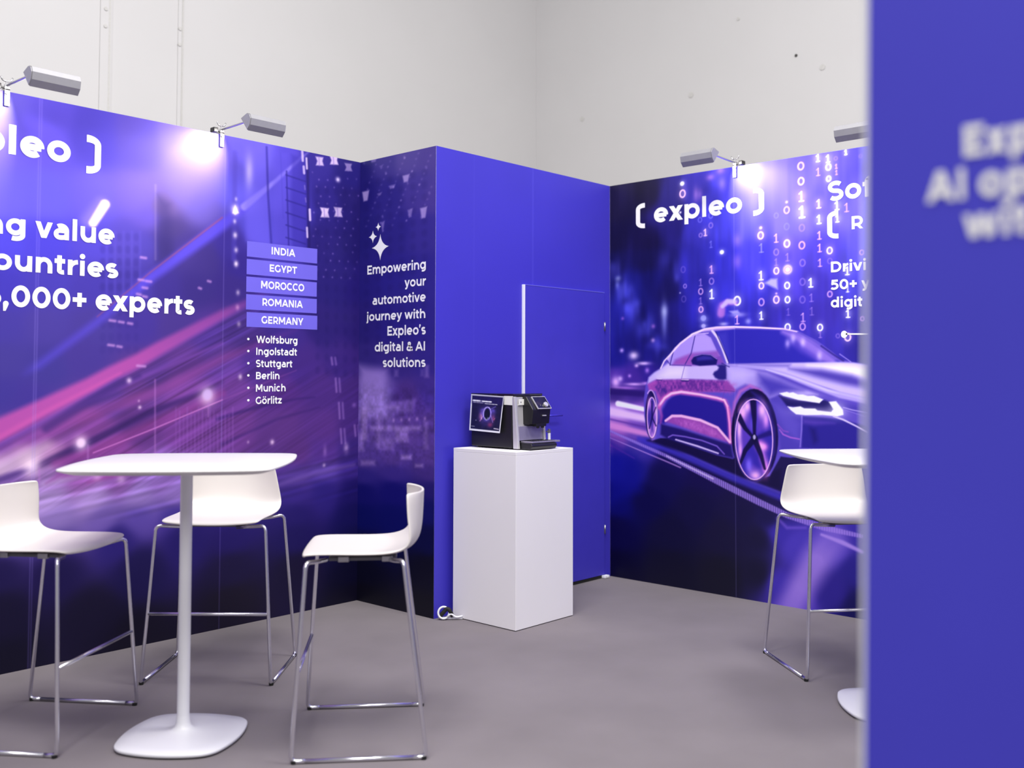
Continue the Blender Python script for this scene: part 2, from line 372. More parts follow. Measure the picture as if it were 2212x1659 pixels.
def glyphs(s, bold):
    """mesh of a word with its vertices in units of 1 em"""
    V = []; F = []; x = 0.0; first = True; lift = 0
    for ch in s:
        if ch == ' ': x += 262; continue
        L, Q, W, lb, rb = glyph(ch, bold)
        x += 0 if first else lb*.86; first = False
        for P in L:
            P = [q for k, q in enumerate(P) if k == 0 or math.hypot(q[0]-P[k-1][0], q[1]-P[k-1][1]) > .5]
            n = len(P); closed = math.hypot(P[0][0]-P[-1][0], P[0][1]-P[-1][1]) < 1; lift += 1; base_ = len(V)
            for k in range(n):
                a = P[k-1] if k else (P[-2] if closed else P[0]); b = P[k+1] if k < n-1 else (P[1] if closed else P[-1])
                if k == 0 and not closed: a = P[0]
                p = P[k]; d1 = (p[0]-a[0],p[1]-a[1]); d2 = (b[0]-p[0],b[1]-p[1])
                l1 = math.hypot(*d1); l2 = math.hypot(*d2)
                u1 = (d1[0]/l1,d1[1]/l1) if l1 else (d2[0]/l2,d2[1]/l2); u2 = (d2[0]/l2,d2[1]/l2) if l2 else u1
                nx, ny = -(u1[1]+u2[1]), u1[0]+u2[0]; m = math.hypot(nx,ny) or 1; nx, ny = nx/m, ny/m
                cs = max(.55, nx*-u1[1]+ny*u1[0]); k_ = bold/2/cs
                V += [(x+p[0]+nx*k_, p[1]+ny*k_, lift), (x+p[0]-nx*k_, p[1]-ny*k_, lift)]
            F += [(base_+2*k+1, base_+2*k+3, base_+2*k+2, base_+2*k) for k in range(n-1)]
        for P in Q:
            lift += 1; ar = sum(P[k-1][0]*P[k][1]-P[k][0]*P[k-1][1] for k in range(len(P)))
            if ar < 0: P = P[::-1]
            F.append(tuple(range(len(V), len(V)+len(P)))); V += [(x+q[0], q[1], lift) for q in P]
        x += W+rb*.86
    v = np.array(V, float); v[:,:2] /= 1000; v[:,2] *= 2.5e-6*12
    me = bpy.data.meshes.new('lettering'); me.from_pydata([tuple(q) for q in v], [], F); me.update()
    return me, v
def extent(s, bold):
    me, v = glyphs(s, bold); bpy.data.meshes.remove(me); return v[:,0].min(), v[:,0].max()
BOLD, SEMI = 152, 138
CAPT, CAPB = .700, 0.0

def lettering(plane, s, ua, ub, zb, zt, parent, name='lettering', fit=None, m=None, lift=.0012, weight=BOLD):
    """white printed line: reads from ua to ub (extent of `fit`, or of the whole line), base line zb, capital height zt"""
    ax, nr, org = PLANES[plane]
    me, v = glyphs(s, weight); me.name = name
    x0, x1 = v[:,0].min(), v[:,0].max()
    if fit:
        a, b = extent(fit, weight); wfit = b-a; x0 = x1-wfit
    k = abs(ub-ua)/(x1-x0); kz = (zt-zb)/(CAPT-CAPB)
    X = (v[:,0]-x0)*k; Zz = (v[:,1]-CAPB)*kz + zb
    o0 = org(ua)
    P = np.array(o0)[None,:] + np.outer(X, np.array(ax)) + np.array(nr)[None,:]*lift + np.outer(v[:,2], np.array(nr))
    P[:,2] = Zz
    me.vertices.foreach_set('co', P.astype(np.float32).ravel()); me.update()
    return link(name, me, m or M_LETTER, parent)
def flat_shape(plane, polys, parent, name, m, lift=.0012):
    ax, nr, org = PLANES[plane]; bm = bmesh.new()
    for poly in polys:
        vs = []
        for u, z in poly:
            q = org(u)+nr*lift; q.z = z; vs.append(bm.verts.new(q))
        f = bm.faces.new(vs); f.normal_update()
        if f.normal.dot(nr) < 0: f.normal_flip()
    bmesh.ops.triangulate(bm, faces=bm.faces[:])
    me = bpy.data.meshes.new(name); bm.to_mesh(me); bm.free(); return link(name, me, m, parent)
def bracket_poly(u_in, u_out, z0, z1, tu, tz):
    """square bracket with one rounded side; u_in = open side"""
    out = []; s = 1 if u_out > u_in else -1; W = abs(u_out-u_in); H = z1-z0; ru, rz = W*.9, H*.24
    o = [(u_in, z1)]; 
    for k in range(9):
        t = k/8*math.pi/2; o.append((u_out-s*ru+s*ru*math.sin(t), z1-rz+rz*math.cos(t)))
    for k in range(9):
        t = k/8*math.pi/2; o.append((u_out-s*ru+s*ru*math.cos(t), z0+rz-rz*math.sin(t)))
    o.append((u_in, z0)); o.append((u_in, z0+tz))
    ri, rj = max(ru-tu, .001), max(rz-tz, .001)
    for k in range(9):
        t = k/8*math.pi/2; o.append((u_out-s*ru+s*ri*math.sin(t), z0+rz-rj*math.cos(t)))
    for k in range(9):
        t = k/8*math.pi/2; o.append((u_out-s*ru+s*ri*math.cos(t), z1-rz+rj*math.sin(t)))
    o.append((u_in, z1-tz)); return o

def sheet(h):
    """artwork sheet coordinates -> (along the wall, height) on the panel the sheet is mounted on"""
    return lambda x, y: ((h[0]*x+h[1]*y+h[2])/(h[6]*x+h[7]*y+1), (h[3]*x+h[4]*y+h[5])/(h[6]*x+h[7]*y+1))
LU = sheet((0.00143200425,6.41248278e-05,1.74734908,-0.000439380823,-0.00210559402,3.06898849,-0.000327199857,1.06709496e-05)); SU = sheet((-0.00345123017,0.000112554766,10.5477741,0.00112692966,-0.00462387348,5.12747192,0.00081952958,3.66983499e-05)); R2 = sheet((-0.00491151262,0.000160178871,15.010742,0.00113216341,-0.00660144186,6.7215624,0.00081952958,3.66983499e-05)); CU = sheet((-0.000620860008,2.02480708e-05,4.13879264,0.000143115785,-0.000834482483,1.83417689,0.000103596016,4.63900626e-06)); DU = sheet((-0.000625014859,2.03835727e-05,4.13728056,0.000144073528,-0.000840066914,3.05025046,0.00010428929,4.67005091e-06))

# ------------------------------------------------------------ left wall: city at night with light trails
def paint_left(a):
    a.base([
     ((1.7609,2.4295),(96,88,214)),((1.9679,2.4662),(90,80,214)),((2.1892,2.5054),(66,58,176)),((2.4270,2.5238),(74,64,164)),((2.6830,2.5192),(96,86,190)),((2.8179,2.5417),(100,90,205)),((3.1336,2.5943),(104,98,228)),((3.3183,2.5850),(82,74,205)),((3.5121,2.5753),(52,44,145)),((3.7862,2.5615),(38,32,120)),
     ((1.7571,2.6103),(78,70,184)),((2.0081,2.6177),(72,63,180)),((2.1875,2.5964),(62,54,166)),((2.4258,2.5945),(68,58,156)),((2.6288,2.6075),(80,70,172)),((3.0734,2.6360),(96,90,220)),
     ((1.7668,2.1537),(96,92,226)),((1.9736,2.1810),(92,88,228)),((2.1949,2.2102),(94,86,216)),((2.4321,2.2415),(100,88,200)),((2.4958,2.1549),(92,80,190)),((2.5581,2.2102),(96,82,140)),((2.5982,2.1188),(66,57,122)),((2.6867,2.2995),(100,90,170)),((2.7677,2.2611),(92,84,175)),((3.0191,2.3446),(96,92,224)),((3.2586,2.3770),(88,82,216)),((3.3846,2.3672),(70,63,185)),((3.5811,2.3932),(46,39,132)),((3.7878,2.4204),(37,30,110)),
     ((1.7709,1.9632),(74,70,216)),((1.9776,1.9841),(70,65,206)),((2.1988,2.0064),(76,69,196)),((2.3871,2.0254),(78,70,180)),((2.4983,2.0129),(74,67,174)),((2.5665,2.0195),(58,50,120)),((2.6915,2.0074),(66,56,138)),((2.7997,1.9681),(62,52,132)),((2.9658,2.0585),(60,50,150)),((3.1399,2.1532),(84,80,212)),((3.3238,2.1730),(76,70,196)),((3.5841,2.1462),(43,35,122)),((3.8083,2.1688),(36,29,110)),
     ((1.7754,1.7519),(62,56,180)),((1.9820,1.7657),(66,60,174)),((2.2031,1.7804),(65,57,165)),((2.4401,1.7961),(66,58,160)),((2.5906,1.8061),(60,50,140)),((2.7480,1.8166),(58,48,130)),((2.9692,1.8313),(58,46,132)),((3.0248,1.9623),(54,43,140)),((3.2968,1.8531),(60,52,160)),((3.6550,1.8769),(42,34,120)),((3.8291,1.8885),(40,31,120)),
     ((1.7789,1.5832),(66,59,158)),((1.9856,1.5913),(70,62,155)),((2.2066,1.5999),(69,60,150)),((2.4434,1.6092),(66,54,150)),((2.6456,1.6171),(70,56,140)),((2.8333,1.5750),(78,56,146)),((2.9723,1.6299),(72,53,136)),((3.3323,1.5384),(62,46,140)),((3.5901,1.6540),(47,35,120)),((3.8316,1.6634),(46,35,120)),
     ((1.7825,1.4148),(66,60,150)),((1.9895,1.3955),(64,58,148)),((2.1642,1.4417),(68,57,148)),((2.5220,1.3764),(85,58,140)),((2.7012,1.4256),(92,60,142)),((2.9189,1.4281),(92,62,150)),((3.1503,1.4308),(74,50,136)),((3.4289,1.4341),(68,46,135)),((3.7289,1.4376),(60,42,130)),
     ((1.7857,1.2677),(62,55,150)),((1.9088,1.2234),(64,54,150)),((2.2827,1.2390),(86,60,148)),((2.4497,1.2596),(96,62,142)),((2.7040,1.2565),(112,68,152)),((2.9781,1.2532),(104,64,150)),((3.2741,1.2496),(82,50,136)),((3.5951,1.2457),(76,50,136)),((3.8009,1.2432),(70,46,130)),
     ((1.7906,1.0370),(100,66,160)),((1.9121,1.0630),(110,66,160)),((2.0386,1.0900),(118,70,158)),((2.2160,1.1055),(124,72,158)),((2.4526,1.0969),(90,54,130)),((2.7068,1.0878),(112,66,152)),((2.9807,1.0779),(106,64,148)),((3.2767,1.0673),(92,58,140)),((3.5974,1.0557),(86,55,140)),((3.8030,1.0483),(72,48,132)),
     ((1.7928,0.9323),(178,160,208)),((1.9139,0.9775),(188,166,206)),((2.0191,0.9931),(166,124,184)),((2.1289,0.9540),(112,62,146)),((2.3110,0.9772),(128,70,156)),((3.4039,0.9042),(86,54,132)),((3.5993,0.8932),(82,54,144)),((3.8224,0.8945),(60,44,130)),
     ((1.8345,0.8559),(120,90,175)),((2.0005,0.8537),(150,120,196)),((2.1754,0.8625),(140,88,172)),((2.3608,0.8375),(134,92,176)),((2.5821,0.8209),(140,110,196)),((3.4056,0.7723),(84,64,156)),((3.6005,0.7985),(88,70,166)),((3.8233,0.8111),(62,46,140)),
     ((1.8365,0.7612),(166,146,214)),((2.0022,0.7673),(166,148,216)),((2.2229,0.7474),(164,144,216)),((2.4591,0.7376),(148,128,206)),((2.6605,0.7317),(140,118,200)),((3.4070,0.6668),(58,44,138)),((3.6020,0.6769),(48,38,130)),((3.8250,0.6583),(36,28,112)),
     ((1.8383,0.6771),(150,134,206)),((2.0471,0.6656),(138,122,198)),((2.2705,0.6533),(108,92,178)),((2.4607,0.6451),(86,72,164)),((2.6622,0.6364),(66,54,148)),((2.9880,0.6037),(50,40,130)),((3.4084,0.5615),(40,31,112)),((3.8265,0.5195),(28,24,98)),
     ((1.8403,0.5826),(82,70,152)),((2.0491,0.5679),(66,54,140)),((2.3426,0.5439),(44,35,120)),((2.7164,0.5113),(40,31,112)),((2.9899,0.4793),(40,30,110)),((3.4101,0.4300),(34,27,98)),((3.8280,0.3810),(24,22,86)),
     ((1.8026,0.4729),(34,27,84)),((2.0517,0.4378),(32,25,82)),((2.4655,0.3796),(31,25,84)),((2.9925,0.3054),(33,27,72)),((3.4125,0.2462),(30,25,62)),((3.8302,0.1874),(18,17,52)),
     ((1.8070,0.2648),(27,23,58)),((2.2335,0.1904),(28,24,56)),((2.9952,0.1318),(31,27,50)),((3.8320,0.0218),(20,18,42)),((1.8118,0.0364),(22,20,46)),((2.4717,0.0343),(26,23,46)),
     ((1.3005,2.2495),(88,80,210)),((1.3121,1.7602),(66,60,178)),((1.3236,1.2734),(90,66,160)),((1.3304,0.9824),(150,110,190)),((1.3396,0.5958),(60,48,120)),((1.3532,0.0186),(22,20,46))], 26)
    # soft mottling stretched along the light trails
    du = ((2.9149,1.6851)[0]-(1.7890,1.1104)[0]); dz = ((2.9149,1.6851)[1]-(1.7890,1.1104)[1]); ang = math.atan2(dz*a.kz, du*a.ku)
    ca, sa = math.cos(ang), math.sin(ang); p = a.x*ca+a.y*sa; q = -a.x*sa+a.y*ca
    n = vnoise(p/190, q/7.5, 3)*.6+vnoise(p/260, q/3.5, 9)*.4-.5
    q0 = -(2.3038,1.3616)[0]*a.ku*sa+(2.3038,1.3616)[1]*a.kz*ca
    band = sstep(q0+20, q0-30, q)*sstep((2.4605,0.6566)[1], (2.4559,0.9113)[1]+.0, a.Z)*(1-sstep((3.0918,1.3792)[0], (3.3976,1.3806)[0], a.U)*sstep((3.2734,1.3017)[1], (3.2709,1.4845)[1], a.Z))
    a.c *= (1+n*.5*band*(1-.6*sstep((2.8917,1.3782)[0], (3.3345,1.3803)[0], a.U)))[:,None]
    # bottom lavender streaks
    n2 = vnoise((a.x+a.y*.9)/240, (a.y-a.x*.16)/8, 21)-.5
    band = sstep((2.2258,0.5911)[1], (2.2241,0.6804)[1], a.Z)*(1-sstep((2.2211,0.8368)[1], (2.2194,0.9262)[1], a.Z))
    a.c *= (1+n2*.30*band)[:,None]
    # towers: window lattice at left, tall edge, lit facade at right
    rows = 22
    for cx in (222,240,258,276,294):
        for k in range(10):
            y = 512+k*27; t = k/10
            a.disc(LU(cx,y), 5.5, 8, (44,37,120), 4, .28*(1-abs(t-.35)))
        a.line([LU(cx+9,500),LU(cx+8,665)], 4, (92,86,206), 3, .25)
    a.line([LU(336,400),LU(336,560)], 4, (150,140,190), 3, .35)
    a.poly([LU(340,420),LU(368,440),LU(372,560),LU(338,600)], (52,45,112), 12, .5)
    # the blue beam and its rusty upper edge
    a.line([LU(40,815),LU(82,790),LU(210,696),LU(325,600),LU(480,486),LU(530,446)], [10,14,16,20,24,20], (88,78,224), 9, .95, fade=[0,.5,.55,.8,1,1])
    a.line([LU(210,684),LU(325,588),LU(480,470)], [2,3,4], (150,80,120), 2.5, .55)
    a.line([LU(527,447),LU(593,393),LU(650,342),LU(668,327)], [16,9,6,3], (150,145,250), 4, .75, fade=[1,1,.7,.5])
    # lit facade panels
    a.poly([LU(527,312),LU(578,322),LU(584,530),LU(532,520)], (104,97,232), 8, .5)
    a.spot(LU(538,372), 9, 34, (190,190,255), .55)
    a.poly([LU(588,324),LU(622,332),LU(628,530),LU(590,525)], (94,86,222), 7, .4)
    a.line([LU(576,318),LU(579,420),LU(586,525)], 5, (52,46,150), 3, .7)
    a.line([LU(606,330),LU(612,470)], 3, (74,68,196), 3, .4)
    a.poly([LU(630,334),LU(668,344),LU(664,560),LU(632,545)], (62,54,176), 6, .6)
    for k in range(7):
        y = 378+k*27
        a.line([LU(618,y),LU(660,y+14)], 3.5, (46,40,140), 2, .7)
    a.line([LU(619,370),LU(624,540)], 4, (48,42,146), 2, .7)
    a.line([LU(664,345),LU(668,560)], 8, (34,27,98), 4, .7)
    a.line([LU(508,330),LU(505,560)], 11, (80,72,190), 4, .45)
    for (x,y,r,al) in ((508,453,7,1),(507,478,3.5,.6),(508,508,4.5,.7),(510,540,4,.6),(510,570,4.5,.85),(514,632,4,.5),(513,664,4,.5),(516,700,4,.4),(519,814,4,.6),(510,430,3,.5)):
        a.spot(LU(x,y), r*1.1, r*1.5, (235,232,255), al)
    a.poly([LU(508,443),LU(516,460),LU(508,464),LU(502,460)], (250,248,255), 2.5, .9)
    for (x,y,wd,h,al) in ((653,337,6,20,.75),(662,353,5,22,.85),(656,367,6,14,.75),(669,464,6,22,.9),(663,502,5,20,.85),(658,405,3,8,.3),(660,432,3,8,.3)):
        a.line([LU(x,y-h/2),LU(x+1,y+h/2)], wd, (206,198,246), 2, al)
    # bright windows high on the dark tower
    for (x,y,wd,h,al) in ((690,348,17,20,.85),(721,346,18,20,.9),(752,361,16,18,.5),(701,459,19,22,.95),(730,458,18,22,.8)):
        c = (206,196,240)
        a.poly([LU(x-wd/2,y-h/2),LU(x+wd/2,y-h/2+2),LU(x+wd/2-2,y),LU(x+wd/2+1,y+h/2),LU(x-wd/2+1,y+h/2-1),LU(x-wd/2+4,y)], c, 2.5, al)
        a.line([LU(x-1,y-h/3),LU(x,y+h/2)], 3, (120,104,190), 1.5, al*.6)
    a.spot(LU(730,388), 6, 6, (200,196,250), .9)
    for k in range(60):
        x = 675+ (k*37%100); y = 372+((k*53)%230)
        a.spot(LU(x,y), 2.4, 2.4, (150,130,220), .22+.2*((k*7)%5)/5)
    for ci in range(5):
        for ri in range(14):
            x = 686+ci*20; y = 410+ri*30+ci*2
            a.disc(LU(x,y), 6, 9, (26,20,88), 5, .16)
    # pink light trails
    a.line([LU(-220,1010),LU(-20,938),LU(100,878),LU(193,833),LU(241,806),LU(301,778),LU(345,752),LU(480,680),LU(600,622)], [44,42,34,30,28,28,27,20,10], (172,82,172), 8, .95, fade=[0,1,1,1,.95,.9,.8,.6,0])
    a.line([LU(-220,1060),LU(0,965),LU(120,900),LU(300,818),LU(480,742)], [10,10,8,9,6], (112,72,170), 4, .6, fade=[0,1,1,1,1])
    a.line([LU(-20,955),LU(100,888),LU(260,806)], [10,8,4], (196,92,178), 5, .5)
    a.line([LU(0,985),LU(150,908),LU(330,850),LU(480,775),LU(640,712)], [26,26,22,18,8], (140,74,158), 9, .6, fade=[.6,.9,.9,.8,.2])
    a.line([LU(70,1012),LU(130,985),LU(205,950),LU(320,892),LU(400,862),LU(480,826)], [14,16,16,15,12,8], (54,36,102), 6, .8, fade=[.6,1,1,1,.8,.3])
    a.line([LU(100,925),LU(170,880),LU(260,828),LU(300,812)], [16,18,16,8], (66,46,126), 7, .7)
    a.line([LU(120,1000),LU(202,975),LU(340,915),LU(480,850)], [14,20,22,16], (134,66,150), 8, .6)
    a.line([LU(202,978),LU(335,925),LU(480,864)], [2.5,3,3], (188,120,205), 1.8, .75)
    a.line([LU(480,864),LU(560,832),LU(640,800)], [3,3,2], (150,90,180), 2.5, .35)
    a.line([LU(470,905),LU(560,878),LU(640,862),LU(680,858)], [8,7,5,3], (56,38,112), 4, .6)
    a.line([LU(480,960),LU(600,905),LU(690,880)], [7,7,4], (60,40,114), 4, .5)
    # pale cloud and lamps of the street
    a.line([LU(-80,1040),LU(0,1012),LU(60,985),LU(100,965)], [40,44,36,16], (200,180,214), 16, .55)
    a.line([LU(-40,1050),LU(18,1030),LU(62,1014)], [14,14,8], (74,52,130), 6, .8)
    a.line([LU(95,1046),LU(170,1026),LU(260,1012)], [10,14,8], (168,150,206), 7, .7)
    a.line([LU(100,1044),LU(130,1026),LU(190,1020),LU(240,1026)], [2,14,14,4], (132,66,150), 6, .5)
    a.line([LU(190,1042),LU(250,1024),LU(300,1020)], [2,14,6], (140,64,148), 6, .55)
    for (x,y,r,al) in ((175,957,12,.95),(448,856,17,.8),(68,1008,13,.9),(588,955,5,.8),(279,822,5,.75),(302,880,3.5,.7),(300,866,2.5,.4),(536,955,3,.4),(700,1005,4,.5),(210,1028,8,.4),(262,1035,8,.4)):
        a.spot(LU(x,y), r, r*1.15, (214,196,244), al)
    a.disc(LU(448,852), 10, 12, (196,178,240), 5, .8); a.disc(LU(175,957), 7, 8, (226,210,248), 4, .9)
    for (x,y0,y1) in ((190,962,995),(335,820,1000),(450,870,900),(85,1012,1040)):
        a.line([LU(x,y0),LU(x,y1)], 3, (170,120,205), 2.5, .5)
    for k in range(16):
        x = 380+k*8.2; a.line([LU(x,880+8*(k%3)),LU(x,985)], 3, (150,104,206), 2.5, .22+.1*(k%2))
    # small lit windows
    for (x,y,wd) in ((243,692,11),(262,695,9),(281,698,8),(240,745,11),(258,748,8),(305,604,10),(321,607,10),(313,621,9),(300,635,7),(313,640,7),(310,556,10),(305,790,16),(452,607,5),(432,622,4)):
        a.line([LU(x-wd/2,y),LU(x+wd/2,y+1.5)], 5, (190,150,222), 3.2, .7)
    # the white street-lamp flare above the words
    a.line([LU(190,478),LU(220,440)], [26,22], (140,130,250), 12, .6)
    a.line([LU(201,482),LU(227,441)], [15,17], (246,240,252), 4, 1)
    # faint lower windows near the corner
    for (x,y,h) in ((729,832,28),(736,887,33),(740,942,30),(770,930,22),(720,780,14)):
        a.line([LU(x-4,y-h/2),LU(x-2,y+h/2)], 5, (160,130,214), 3.5, .55); a.line([LU(x+4,y-h/2),LU(x+6,y+h/2)], 5, (150,122,210), 3.5, .5)
    a.spot(LU(748,968), 7, 12, (190,170,235), .6); a.spot(LU(702,975), 5, 14, (150,120,210), .35); a.spot(LU(765,875), 6, 6, (140,110,210), .4)
    a.line([LU(600,1048),LU(680,1022),LU(765,1004)], [10,12,8], (112,90,184), 6, .55)
    a.line([LU(600,1020),LU(700,990),LU(770,968)], [6,7,5], (72,48,134), 5, .5)
    for (x0,y0,x1,y1) in ((92.6,215,75,900),(87.3,215,70,900),(487,330,473,1340)):
        u = .5*(LU(x0,y0)[0]+LU(x1,y1)[0])
        a.line([(u,0),(u,HW)], 1.6, (150,144,238), .9, .30)
    a.c = np.clip((a.c*np.array((1.04,.97,.96),np.float32)-.28)*1.10+.262, 0.0, 1); a.c = a.c*.93+a.c.mean(1,keepdims=True)*.05

def paint_middle(a):
    a.base([
     ((4.7697,2.6263),(34,30,116)),((4.5614,2.6251),(58,50,140)),((4.3543,2.6228),(76,66,150)),((4.1568,2.6206),(72,60,146)),
     ((4.7674,2.4553),(34,29,120)),((4.5169,2.4252),(46,40,134)),((4.2723,2.4226),(64,54,146)),((4.1355,2.3793),(70,58,148)),
     ((4.7644,2.2280),(36,32,124)),((4.4727,2.2003),(44,38,134)),((4.1916,2.1736),(54,46,144)),
     ((4.7607,1.9451),(40,34,130)),((4.4285,1.9240),(42,36,138)),((4.1507,1.9063),(46,39,142)),
     ((4.7569,1.6633),(44,36,128)),((4.4256,1.6527),(42,35,136)),((4.1485,1.6438),(44,36,140)),
     ((4.7408,1.4387),(54,44,136)),((4.4233,1.4365),(56,44,138)),((4.1467,1.4345),(50,40,142)),
     ((4.7382,1.2432),(86,68,158)),((4.5878,1.2729),(100,82,176)),((4.3403,1.2224),(74,52,140)),((4.1454,1.2780),(66,50,150)),
     ((4.7356,1.0483),(96,74,166)),((4.5428,1.0282),(104,82,172)),((4.3385,1.0363),(92,68,160)),((4.1434,1.0440),(82,60,150)),
     ((4.7331,0.8540),(84,64,156)),((4.4581,0.8700),(88,66,160)),((4.1421,0.8885),(84,62,150)),
     ((4.7316,0.7433),(52,42,142)),((4.4573,0.7895),(62,48,148)),((4.1415,0.8108),(70,52,142)),
     ((4.7305,0.6603),(24,22,118)),((4.4561,0.6823),(24,22,122)),((4.1406,0.7075),(40,33,120)),
     ((4.7284,0.4948),(16,20,108)),((4.4543,0.5217),(16,20,110)),((4.1397,0.6043),(22,24,108)),
     ((4.7266,0.3571),(17,18,84)),((4.1382,0.4241),(17,19,76)),((4.7244,0.1923),(16,16,44)),((4.1369,0.2701),(18,17,44)),((4.7222,0.0280),(18,17,36)),((4.1347,0.0142),(21,20,38))], 14)
    for ci in range(6):
        for ri in range(15):
            x = 792+ci*25; y = 398+ri*26-ci*5
            a.disc(SU(x,y), 6, 8, (24,20,92), 5, .16)
    for k in range(70):
        x = 786+(k*47%148); y = 352+(k*31%150); 
        a.spot(SU(x,y-(x-780)*.2), 2.2, 2.2, (168,150,226), .18+.35*((k*11)%7)/7*((k%4)==0))
    for (x,y,wd,h,al) in ((790,424,15,22,.8),(877,386,15,16,.75),(886,461,11,18,.5),(915,460,15,24,.75),(847,404,14,8,.5),(820,420,10,6,.45),(827,490,8,22,.5),(807,347,14,8,.5),(824,361,8,8,.3)):
        a.poly([SU(x-wd/2,y-h/2+2),SU(x+wd/2,y-h/2-2),SU(x+wd/2-3,y+h/4),SU(x+wd/4,y+h/2-2),SU(x-wd/2+3,y+h/2)], (174,160,228), 2.5, al)
    # pale blurred shop fronts
    a.poly([SU(776,790),SU(835,800),SU(838,900),SU(776,905)], (150,130,220), 16, .9)
    a.poly([SU(838,868),SU(898,862),SU(892,890),SU(845,895)], (124,100,196), 6, .7)
    for (x,y,wd,h,al) in ((856,806,8,14,.35),(922,802,8,26,.45),(912,805,6,14,.3),(787,915,12,70,.6),(818,935,9,70,.35),(868,940,28,30,.5),(855,925,110,10,.5),(920,940,10,60,.35),(780,955,14,40,.4),(878,988,22,9,.7),(905,1006,16,6,.7),(838,960,26,26,.3),(795,1000,30,10,.5),(848,880,30,8,.4)):
        a.poly([SU(x-wd/2,y-h/2),SU(x+wd/2,y-h/2),SU(x+wd/2,y+h/2),SU(x-wd/2,y+h/2)], (164,140,224), 5, al)
    n = vnoise(a.x/9, a.y/13, 5)-.5; n2 = vnoise(a.x/4, a.y/5, 8)-.5
    band = sstep((4.4570,0.7627)[1], (4.4584,0.8969)[1], a.Z)*(1-sstep((4.4614,1.1663)[1], (4.4638,1.3826)[1], a.Z))
    a.c *= (1+(n*.22+n2*.14)*band)[:,None]
    for k in range(5): a.spot(SU(850+k*17,908-k), 3, 4, (150,120,210), .5)
    a.c = np.clip((a.c*np.array((1.03,.98,.96),np.float32)-.28)*1.08+.266, 0, 1); a.c = a.c*.93+a.c.mean(1,keepdims=True)*.05

def paint_blue(a):
    a.c[:] = np.array((64,56,187), np.float32)/255
    n = vnoise(a.x/60, a.y/90, 2)-.5; a.c *= (1+.03*n)[:,None]
    for u in ((4.6842,2.2555)[0], (4.1558,2.0349)[0]):
        a.line([(u,0),(u,HW)], 1.4, (96,90,214), .9, .45)

